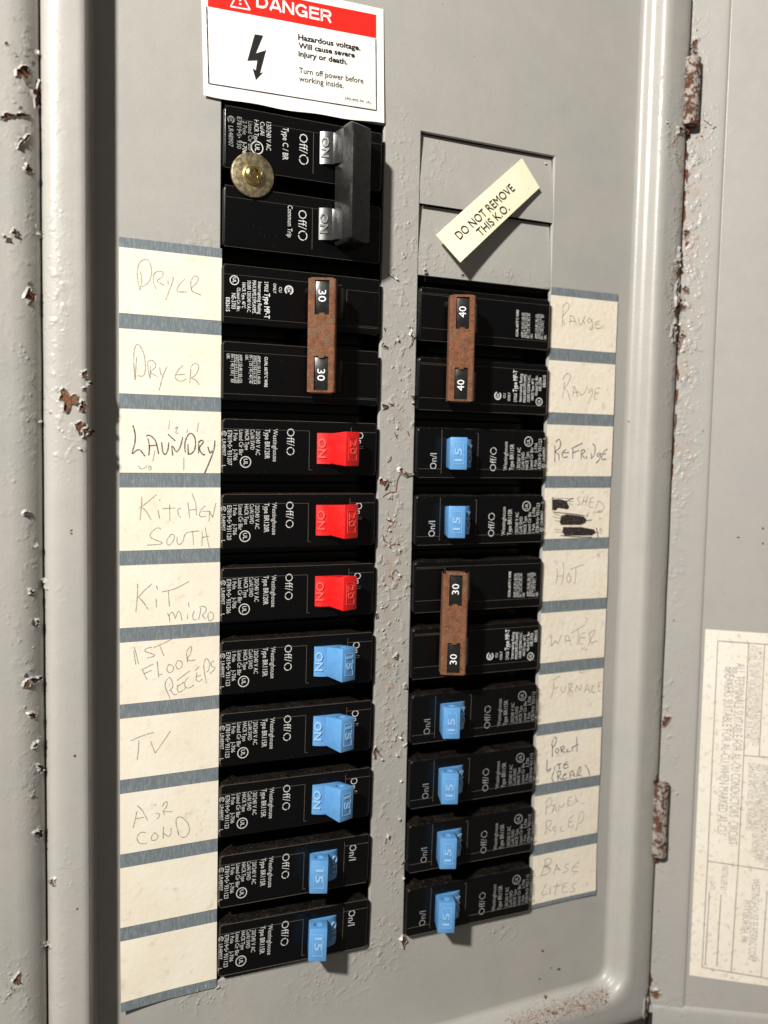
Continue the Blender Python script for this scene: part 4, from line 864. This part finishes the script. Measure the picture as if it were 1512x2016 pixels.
('R', 3, PENCILD, (1060, 800), 7.2, [[(680, 1570), (710, 1510)], [(670, 1620), (760, 1610)], [(310, 1830), (560, 1850), (760, 1855)], [(820, 1720), (850, 1860)], [(200, 1290), (200, 1480)], [(400, 1345), (490, 1300)], [(210, 1500), (420, 1520), (660, 1550)]]),
('R', 4, PENCIL, (1050, 1060), 7.755, [[(355, 455), (365, 560), (345, 710)], [(460, 365), (460, 560), (430, 715)], [(355, 580), (465, 570)], [(540, 530), (510, 620), (540, 675), (575, 620), (540, 530)], [(645, 450), (650, 560), (630, 700)], [(560, 475), (770, 398)]]),
('R', 5, PENCIL, (1050, 1060), 7.755, [[(280, 1480), (275, 1650)], [(275, 1650), (340, 1560)], [(340, 1560), (370, 1610)], [(370, 1610), (430, 1480)], [(485, 1480), (485, 1600)], [(490, 1490), (540, 1500), (575, 1640)], [(490, 1560), (570, 1560)], [(680, 1380), (690, 1480), (665, 1630)], [(575, 1445), (790, 1320)], [(790, 1440), (730, 1470), (700, 1600), (760, 1610)], [(730, 1520), (800, 1510)], [(850, 1450), (870, 1550), (830, 1640)], [(850, 1450), (940, 1400), (900, 1500), (860, 1560), (900, 1590), (970, 1560)]]),
('R', 6, PENCIL, (1040, 1300), 7.755, [[(375, 330), (390, 400), (345, 580)], [(370, 310), (490, 235)], [(385, 430), (450, 415)], [(500, 400), (510, 480), (550, 480), (575, 390)], [(625, 380), (620, 500)], [(610, 370), (660, 350), (670, 400), (630, 440), (680, 490)], [(720, 480), (735, 380)], [(735, 380), (790, 460)], [(790, 460), (820, 360)], [(855, 500), (900, 370), (940, 490)], [(870, 450), (930, 440)], [(990, 390), (965, 440), (980, 490), (1030, 480)], [(1120, 335), (1085, 340), (1070, 400), (1075, 465), (1110, 465)], [(1075, 400), (1105, 395)]]),
('R', 7, PEN, (1040, 1300), 7.755, [[(365, 1475), (370, 1330), (360, 1270), (400, 1180), (430, 1185), (420, 1270), (375, 1330)], [(440, 1340), (415, 1380), (440, 1415), (470, 1380), (440, 1340)], [(500, 1330), (505, 1410)], [(490, 1330), (540, 1310), (545, 1350), (510, 1370), (560, 1410)], [(610, 1350), (585, 1380), (610, 1400), (640, 1385)], [(670, 1320), (675, 1395)], [(740, 1165), (745, 1400)], [(670, 1330), (770, 1280)], [(290, 1520), (285, 1685), (350, 1650)], [(400, 1610), (405, 1680)], [(470, 1570), (480, 1665)], [(430, 1600), (510, 1575)], [(600, 1550), (550, 1580), (540, 1640), (570, 1650), (620, 1620)], [(545, 1600), (610, 1585)], [(390, 1700), (360, 1790), (385, 1855)], [(445, 1720), (450, 1835)], [(435, 1710), (490, 1690), (490, 1740), (460, 1780), (520, 1820)], [(580, 1720), (530, 1770), (540, 1820), (590, 1790)], [(535, 1760), (580, 1740)], [(635, 1800), (640, 1720)], [(640, 1720), (680, 1690), (710, 1780)], [(640, 1760), (700, 1740)], [(735, 1785), (760, 1690), (790, 1620), (800, 1690), (760, 1760), (820, 1750)], [(870, 1600), (920, 1680), (935, 1765)]]),
('R', 8, PENCIL, (1030, 1540), 7.2, [[(320, 460), (330, 300)], [(315, 290), (370, 225), (405, 260), (380, 330), (330, 360)], [(415, 435), (440, 320)], [(410, 330), (450, 330), (470, 420)], [(420, 390), (460, 380)], [(505, 420), (510, 330), (550, 360), (590, 290)], [(690, 210), (640, 230), (635, 300), (640, 335), (700, 320)], [(640, 270), (680, 260)], [(740, 180), (750, 260), (790, 275)], [(315, 745), (330, 600), (320, 570), (370, 535), (400, 560), (380, 620), (340, 650), (400, 700)], [(460, 610), (430, 640), (430, 690), (470, 680)], [(430, 650), (465, 640)], [(560, 620), (530, 650), (535, 690), (575, 690)], [(730, 460), (660, 520), (640, 600), (660, 640), (720, 610)], [(650, 570), (700, 550)], [(750, 685), (790, 530), (800, 450), (850, 420), (860, 480), (830, 560), (790, 590)]]),
('R', 9, PENCIL, (1030, 1540), 7.2, [[(245, 1345), (300, 1180), (320, 1100)], [(290, 1110), (370, 1080), (410, 1110), (350, 1180), (300, 1195), (370, 1210), (380, 1260), (320, 1310), (250, 1320)], [(425, 1310), (480, 1160)], [(460, 1170), (520, 1250)], [(440, 1240), (520, 1230)], [(650, 1155), (600, 1170), (600, 1210), (640, 1230), (620, 1265), (560, 1280)], [(790, 1130), (720, 1180), (690, 1230), (710, 1265), (770, 1265)], [(700, 1210), (780, 1200)], [(330, 1440), (260, 1590), (350, 1580)], [(385, 1490), (380, 1590)], [(480, 1430), (450, 1600)], [(430, 1480), (520, 1465)], [(640, 1420), (580, 1450), (550, 1530), (570, 1565), (630, 1550)], [(560, 1500), (620, 1480)], [(760, 1430), (710, 1440), (700, 1480), (730, 1520), (710, 1550), (660, 1560)]]),
]
def onsheet(px, py, wf, lift=.0195):
    z = .02
    for _ in range(3):
        P = at(px, py, z); z = lift+wf(P.x, P.y)
    return P
for side, kk, ik, o0, s_, strokes in HW:
    wf = warpL if side == 'L' else warpR; b = MB()
    wdt = {PENCIL: .012, PENCILD: .017, PEN: .016}[ik]
    for st in strokes: ribbon(b, [onsheet(o0[0]+a/s_, o0[1]+c/s_, wf) for a, c in st], wdt, ik, Z, True)
    o = b.build('handwriting', (cardL if side == 'L' else cardR)[kk], smooth=False)
for P in ([(200, 1320), (300, 1315), (400, 1340), (420, 1390), (440, 1420), (420, 1460), (280, 1440), (240, 1480), (200, 1460)], [(325, 1550), (400, 1530), (640, 1560), (680, 1600), (670, 1650), (600, 1680), (320, 1680), (300, 1640)], [(350, 1710), (600, 1710), (790, 1745), (815, 1790), (760, 1830), (370, 1830), (340, 1780)]):
    b = MB(); b.add([onsheet(1060+a/7.2, 800+c/7.2, warpR, .0205) for a, c in P], [tuple(range(len(P)))], MARKER)
    o = b.build('marker_scribble', cardR[3], smooth=False)
STAIN = mat('reddish_smudge', (0.45, 0.25, 0.19), 0.7); kq = NT(STAIN); kq.L(kq.math('MULTIPLY', kq.ramp(kq.noise(14, 4, .7), .45, .65), .6), kq.b.inputs['Alpha'])
for i, (x, y, a, c, kk) in enumerate(((1175, 1008, 9, 6, 3), (1183, 1022, 3, 4, 3), (1182, 1042, 3, 5, 3), (1176, 1095, 7, 4, 4), (1155, 1220, 4, 6, 5), (1151, 1275, 6, 6, 5), (1144, 1563, 2.4, 3, 8), (1150, 1325, 3, 3, 6), (1142, 1324, 3, 3, 6))):
    pts = outline(x, y, a, c, 0, .5, i+50, 14); b = MB(); b.add([onsheet(p[0], p[1], warpR, .0192) for p in pts], [tuple(range(14))], STAIN); b.build('smudge', cardR[kk], smooth=False)

# ================================================================ DANGER SIGN
sz = .034
sA = at(408, 12.5, sz); 
sg = empty('danger_sign', (2.3, 2.8, sz), 'white and red danger sticker above the left breakers, hazardous voltage warning', 'warning sign')
TR = at(755, 18, sz); BR = at(756.5, 243, sz); BL = at(401, 187, sz)
TL = BL+(TR-BR)
def bow(P):  # the sheet stands off the cover and bows a little at its lower edge
    v = (P-BL).dot((TL-BL).normalized())/(TL-BL).length; u = (P-BL).dot((BR-BL).normalized())/(BR-BL).length
    return Vector((P.x, P.y, sz - .022*max(0, v) + .02*max(0, .12-v)*(1-u)))
def SG(px, py): return at(px, py, sz)
b = MB(); nx, ny = 20, 12; vs = []
for j in range(ny+1):
    for i in range(nx+1):
        p = BL+(BR-BL)*(i/nx)+(TL-BL)*(j/ny); vs.append(bow(p))
for j in (0,):
    for i in range(nx+1): vs[i] = vs[i]+Vector((0, -.008*math.sin(i*.9)-.02*math.sin(i/nx*PI), 0))
fs = [(j*(nx+1)+i, j*(nx+1)+i+1, (j+1)*(nx+1)+i+1, (j+1)*(nx+1)+i) for j in range(ny) for i in range(nx)]
# the sticker keeps its photographed footprint: move each point along its sight line onto the bowed sheet
def bowpx(P, off=0.0):
    """point on bowed sheet seen where flat point P (z=sz) is drawn"""
    Q = P.copy()
    d = (P-CAM).normalized()
    for _ in range(4):
        z = bow(Q).z+off; Q = CAM+d*((z-CAM.z)/d.z)
    return Q
vs = [bowpx(Vector((v.x, v.y, sz))) for v in vs]
top = len(vs); rimi = list(range(nx+1))
vs += [vs[i]-Z*.006 for i in rimi]; fs += [(i, top+i, top+i+1, i+1) for i in range(nx)]
b.add(vs, fs, SIGNW); base = b.build('sign_sheet', sg)
def ontosign(mb_, off):
    mb_.v = [bowpx(Vector((v.x, v.y, sz)), off) for v in mb_.v]; return mb_
cc = lambda a, c: SG(380+a/3.6, c/3.6)
eu = (BR-BL).normalized(); ev = (TL-BL).normalized(); eup = Vector((-eu.y, eu.x, 0))
b = MB(); rb0 = cc(105, 45); rb1 = cc(1298, 270); rt1 = cc(1298, 105); rt0 = rb0+(rt1-rb1); n = 24
b.add([rb0.lerp(rb1, i/n) for i in range(n+1)]+[rt0.lerp(rt1, i/n) for i in range(n+1)], [(i, i+1, n+2+i, n+1+i) for i in range(n)], SIGNR); ontosign(b, .002).build('red_band', sg, smooth=False)
b = MB()
def seg(a, c, w=.016, m_=INKN, n=16): ribbon(b, [a.lerp(c, i/n) for i in range(n+1)], w, m_, Z, False)
q0 = cc(97, 47); q1 = cc(112, 592); q2 = cc(1300, 783); q3 = cc(1296, 275)
seg(q0, q1); seg(q1, q2); seg(q2, q3); ontosign(b, .0028).build('border_line', sg, smooth=False)
b = MB(); P = [(437, 242), (497, 252), (445, 378), (518, 355), (475, 518), (497, 512), (445, 567), (422, 485), (445, 497), (455, 428), (385, 430)]
b.add([cc(*p) for p in P], [(0, 1, 2), (0, 2, 10), (10, 2, 9), (2, 3, 9), (3, 4, 8), (3, 8, 9), (4, 5, 6), (4, 6, 8), (6, 7, 8)], INKB); ontosign(b, .003).build('lightning_bolt', sg, smooth=False)
b = MB(); Zs = Vector((0, 0, .0))
def ts(s_, p0, p1, cap, m_, bold=0.0):
    A_ = cc(*p0); B_ = cc(*p1); d = (B_-A_); w = d.length; d.normalize(); up = Vector((-d.y, d.x, 0)); C_ = cc(*cap); text(b, s_, A_, d, up, w, abs((C_-A_).dot(up)), m_, Z, bold, res=3)
D0 = cc(445, 50); D1 = cc(990, 165); du = D1-D0; dw = du.length; du.normalize(); dup = Vector((-du.y, du.x, 0)); dh = abs((cc(990, 78)-cc(990, 165)).dot(dup))
def arc(cx_, cy_, rx_, ry_, a0, a1, n_=12): return [(cx_+rx_*math.cos(math.radians(a0+(a1-a0)*i/n_)), cy_+ry_*math.sin(math.radians(a0+(a1-a0)*i/n_))) for i in range(n_+1)]
GL = {'D': (.74, [[(.09, 0), (.09, 1)], [(.09, .91), (.34, .91)]+arc(.30, .5, .32, .41, 80, -80)+[(.34, .09), (.09, .09)]]), 'A': (.74, [[(.07, 0), (.35, 1)], [(.67, 0), (.39, 1)], [(.17, .27), (.57, .27)]]),
      'N': (.74, [[(.09, 0), (.09, 1)], [(.63, 0), (.63, 1)], [(.13, .94), (.59, .06)]]), 'G': (.80, [arc(.40, .5, .31, .42, 35, 330, 20), [(.42, .44), (.70, .44)], [(.66, .44), (.66, 0)]]),
      'E': (.68, [[(.09, 0), (.09, 1)], [(.09, .91), (.62, .91)], [(.09, .52), (.58, .52)], [(.09, .09), (.63, .09)]]), 'R': (.74, [[(.09, 0), (.09, 1)], [(.09, .91), (.42, .91)]+arc(.42, .695, .18, .215, 85, -85)+[(.42, .48), (.09, .48)], [(.42, .48), (.62, 0)]])}
tot = sum(GL[c][0] for c in 'DANGER'); xx_ = 0
for c in 'DANGER':
    for st in GL[c][1]:
        pts = [D0+du*((xx_+x_)/tot*dw)+dup*(y_*dh) for x_, y_ in st]; rs = random.getstate(); vs_ = []; kx_ = .185*dh*.5
        for i, p in enumerate(pts):
            t_ = (pts[min(i+1, len(pts)-1)]-pts[max(i-1, 0)]).normalized(); sd = Z.cross(t_)*kx_; vs_ += [p-sd, p+sd]
        b.add(vs_, [(2*i, 2*i+2, 2*i+3, 2*i+1) for i in range(len(pts)-1)], PRINTW)
    xx_ += GL[c][0]
ontosign(b, .004).build('danger_word', sg, smooth=False)
b = MB(); ts('Hazardous voltage.', (745, 280), (1187, 358), (745, 243), INKB, .032); ts('Will cause severe', (747, 338), (1147, 409), (747, 302), INKB, .032); ts('injury or death.', (747, 396), (1095, 457), (747, 360), INKB, .032)
ts('Turn off power before', (751, 515), (1208, 592), (751, 477), INKB, .010); ts('working inside.', (751, 574), (1068, 625), (751, 536), INKB, .010); ts('390-400-94  (A)', (1076, 705), (1262, 736), (1076, 687), INKB)
ontosign(b, .003).build('warning_text', sg, smooth=False)
b = MB(); t0 = cc(266, 45); t1 = cc(404, 69); tm = (t0+t1)/2; tup = Vector((-(t1-t0).y, (t1-t0).x, 0)).normalized(); ap = tm+tup*(t1-t0).length*.87
def segw(a, c, w): ribbon(b, [a.lerp(c, i/6) for i in range(7)], w, PRINTW, Z, False)
segw(t0, t1, .018); segw(t1, ap, .018); segw(ap, t0, .018); segw(tm+tup*.085, tm+tup*.2, .028); segw(tm+tup*.04, tm+tup*.06, .028)
ontosign(b, .004).build('warning_triangle', sg, smooth=False)

# ================================================================ KNOCKOUT TAG (one end stands off the blank)
tgo = MB(); T0 = at(857, 463, .09); T1 = at(905, 517, .23); T2 = at(1061, 370, .02); T3 = at(1026, 312, .0)
n = 12
def TG(u, v):
    a = T0.lerp(T3, u); c = T1.lerp(T2, u); p = a.lerp(c, v); return p+Z*(.02-.05*math.sin(u*PI)*.3)
nrm = (T3-T0).cross(T0-T1).normalized(); nrm = nrm if nrm.z > 0 else -nrm
tg = empty('knockout_tag', ((T0+T2)/2)[:], 'tilted cream paper tag reading DO NOT REMOVE THIS K.O. on the blanks', 'tag')
vs = [TG(i/n, j/4) for j in range(5) for i in range(n+1)]; fs = [(j*(n+1)+i, (j+1)*(n+1)+i, (j+1)*(n+1)+i+1, j*(n+1)+i+1) for j in range(4) for i in range(n)]
m0 = len(vs); vs2 = [v-nrm*.008 for v in vs]; rm = [i for i in range(n+1)]+[j*(n+1)+n for j in range(1, 5)]+[4*(n+1)+i for i in range(n-1, -1, -1)]+[j*(n+1) for j in range(3, 0, -1)]
q = len(rm); tgo.add(vs+[vs2[i] for i in rm], fs+[(rm[i], m0+i, m0+(i+1) % q, rm[(i+1) % q]) for i in range(q)], PAPERT); tgo.build('tag_sheet', tg)
cg = lambda a, c: (780+a/4.32, 220+c/4.32)
def tgp(p):  # solve u, v of the tag for a photographed point
    u = v = .5
    for _ in range(25):
        x, y = topx(TG(u, v)); ex, ey = p[0]-x, p[1]-y; h = 1e-3
        xu, yu = topx(TG(u+h, v)); xv, yv = topx(TG(u, v+h)); a, b_, c, d = (xu-x)/h, (xv-x)/h, (yu-y)/h, (yv-y)/h; D = a*d-b_*c
        u += (ex*d-b_*ey)/D; v += (a*ey-ex*c)/D
    return TG(u, v)
b = MB()
nb = nrm
for s_, p0, p1, cap in (('DO NOT REMOVE', (540, 1092), (1010, 665), (495, 1035)), ('THIS K.O.', (720, 1065), (965, 835), (675, 1010))):
    A_ = tgp(cg(*p0)); B_ = tgp(cg(*p1)); C_ = tgp(cg(*cap)); d = (B_-A_); w = d.length; d.normalize(); up = nrm.cross(d).normalized()
    text(b, s_, A_+nrm*.004, d, up, w, (C_-A_).dot(up), INKB, nrm, 0.0, res=3)
b.v = [tgp(topx(v))+nrm*.010 for v in b.v]; b.build('tag_lettering', tg, smooth=False)

# ================================================================ LABEL ON THE DOOR
dl = empty('wiring_label', dpt(1.5, -8.4, 0)[:], 'rust spotted cream printed label stuck on the open door, lower right', 'label')
b = MB(); xs = subdiv(.692, 2.75, .12); ys = subdiv(-11.42, -5.36, .15); n = len(xs); zz = lambda s_, y: -.016+.01*math.sin(s_*1.1)+.004
DSL = lambda s_: -.05*(s_-.69)
b.add([dpt(s_, y+DSL(s_)*(1 if y < -8 else .5), zz(s_, y)+.004) for y in ys for s_ in xs], [(j*n+i, j*n+i+1, (j+1)*n+i+1, (j+1)*n+i) for j in range(len(ys)-1) for i in range(n-1)], PAPERD); b.build('label_paper', dl)
c6 = lambda a, c: (1340+a/5.448, 1230+c/5.448); c7 = lambda a, c: (1340+a/5.448, 1580+c/5.448)
def DSF(px, py):
    s_, y = dat(px, py); return dpt(s_, y, 0)
def dz(P, extra=.012):
    s_ = (P-DH).dot(DD); return dpt(s_, P.y, zz(s_, P.y)+extra)
b = MB(); 
for s_, p0, p1, cw in (('ALL TERMINALS SUITABLE FOR AL-CU CONDUCTORS  CIRCUIT', c6(590, 410), c7(505, 445), .15), ("BREAKERS SUITABLE FOR AL-CU WHEN MARKED 'AL-CU'", c6(477, 450), c7(385, 345), .15),
        ('SUM OF INSTALLED CIRCUIT BREAKER RATINGS NOT TO', c6(808, 238), c6(765, 1295), .10), ('EXCEED 100 AMP. PER BRANCH CIRCUIT BUS STAB', c6(738, 225), c6(695, 1218), .10),
        ('USE OF CIRCUIT BREAKERS OTHER THAN', c6(935, 1500), c7(890, 690), .10), ('WESTINGHOUSE AND/OR BRYANT WITH THIS EQUIPMENT', c6(866, 1500), c7(822, 628), .10), ('MAY CAUSE DEATH, PERSONAL INJURY OR PROPERTY', c6(795, 1490), c7(755, 585), .10), ('DAMAGE AND VOIDS ALL WARRANTIES', c6(727, 1480), c7(697, 297), .10),
        ('INSTALLED BY', c7(445, 680), c7(425, 938), .10), ('DATE', c7(318, 845), c7(312, 930), .08), ('WESTINGHOUSE ELECTRIC CORP.', c7(768, 812), c7(718, 1708), .125), ('PITTSBURGH, PA.', c7(672, 1045), c7(642, 1505), .115)):
    A_ = DSF(*p0); B_ = DSF(*p1); d = B_-A_; w = d.length; d.normalize(); up = DN.cross(d).normalized(); k0 = len(b.v)
    text(b, s_, A_, d, up, w, cw, LBLINK, DN, -.008)
b.v = [dz(v) for v in b.v]; b.build('label_text', dl, smooth=False)
b = MB()
for a, c in ((c6(398, 172), c6(1100, 222)), (c6(398, 172), c7(288, 625)), (c7(288, 625), c7(228, 1765)), (c7(228, 1765), c7(1100, 1912)), (c6(728, 194), c6(675, 1400)), (c6(675, 1400), c7(615, 665)), (c7(615, 665), c7(540, 1815)), (c6(900, 205), c6(840, 1402)), (c6(675, 1400), c6(1100, 1432)), (c7(288, 625), c7(1100, 745)), (c7(308, 955), c7(262, 1735)), (c7(432, 985), c7(385, 1755)), (c7(925, 950), c7(862, 1865))):
    A_ = DSF(*a); B_ = DSF(*c); nn = 10; ribbon(b, [A_.lerp(B_, i/nn) for i in range(nn+1)], .011, LBLRED, DN, False)
b.v = [dz(v, .011) for v in b.v]; b.build('label_rules', dl, smooth=False)

# parts keep their place when the parents sit away from the origin
bpy.context.view_layer.update()
for p in [cover, door, sl_, sr_, sg, tg, dl]:
    inv = Matrix.Translation(-p.location)
    for c in p.children: c.location = -p.location
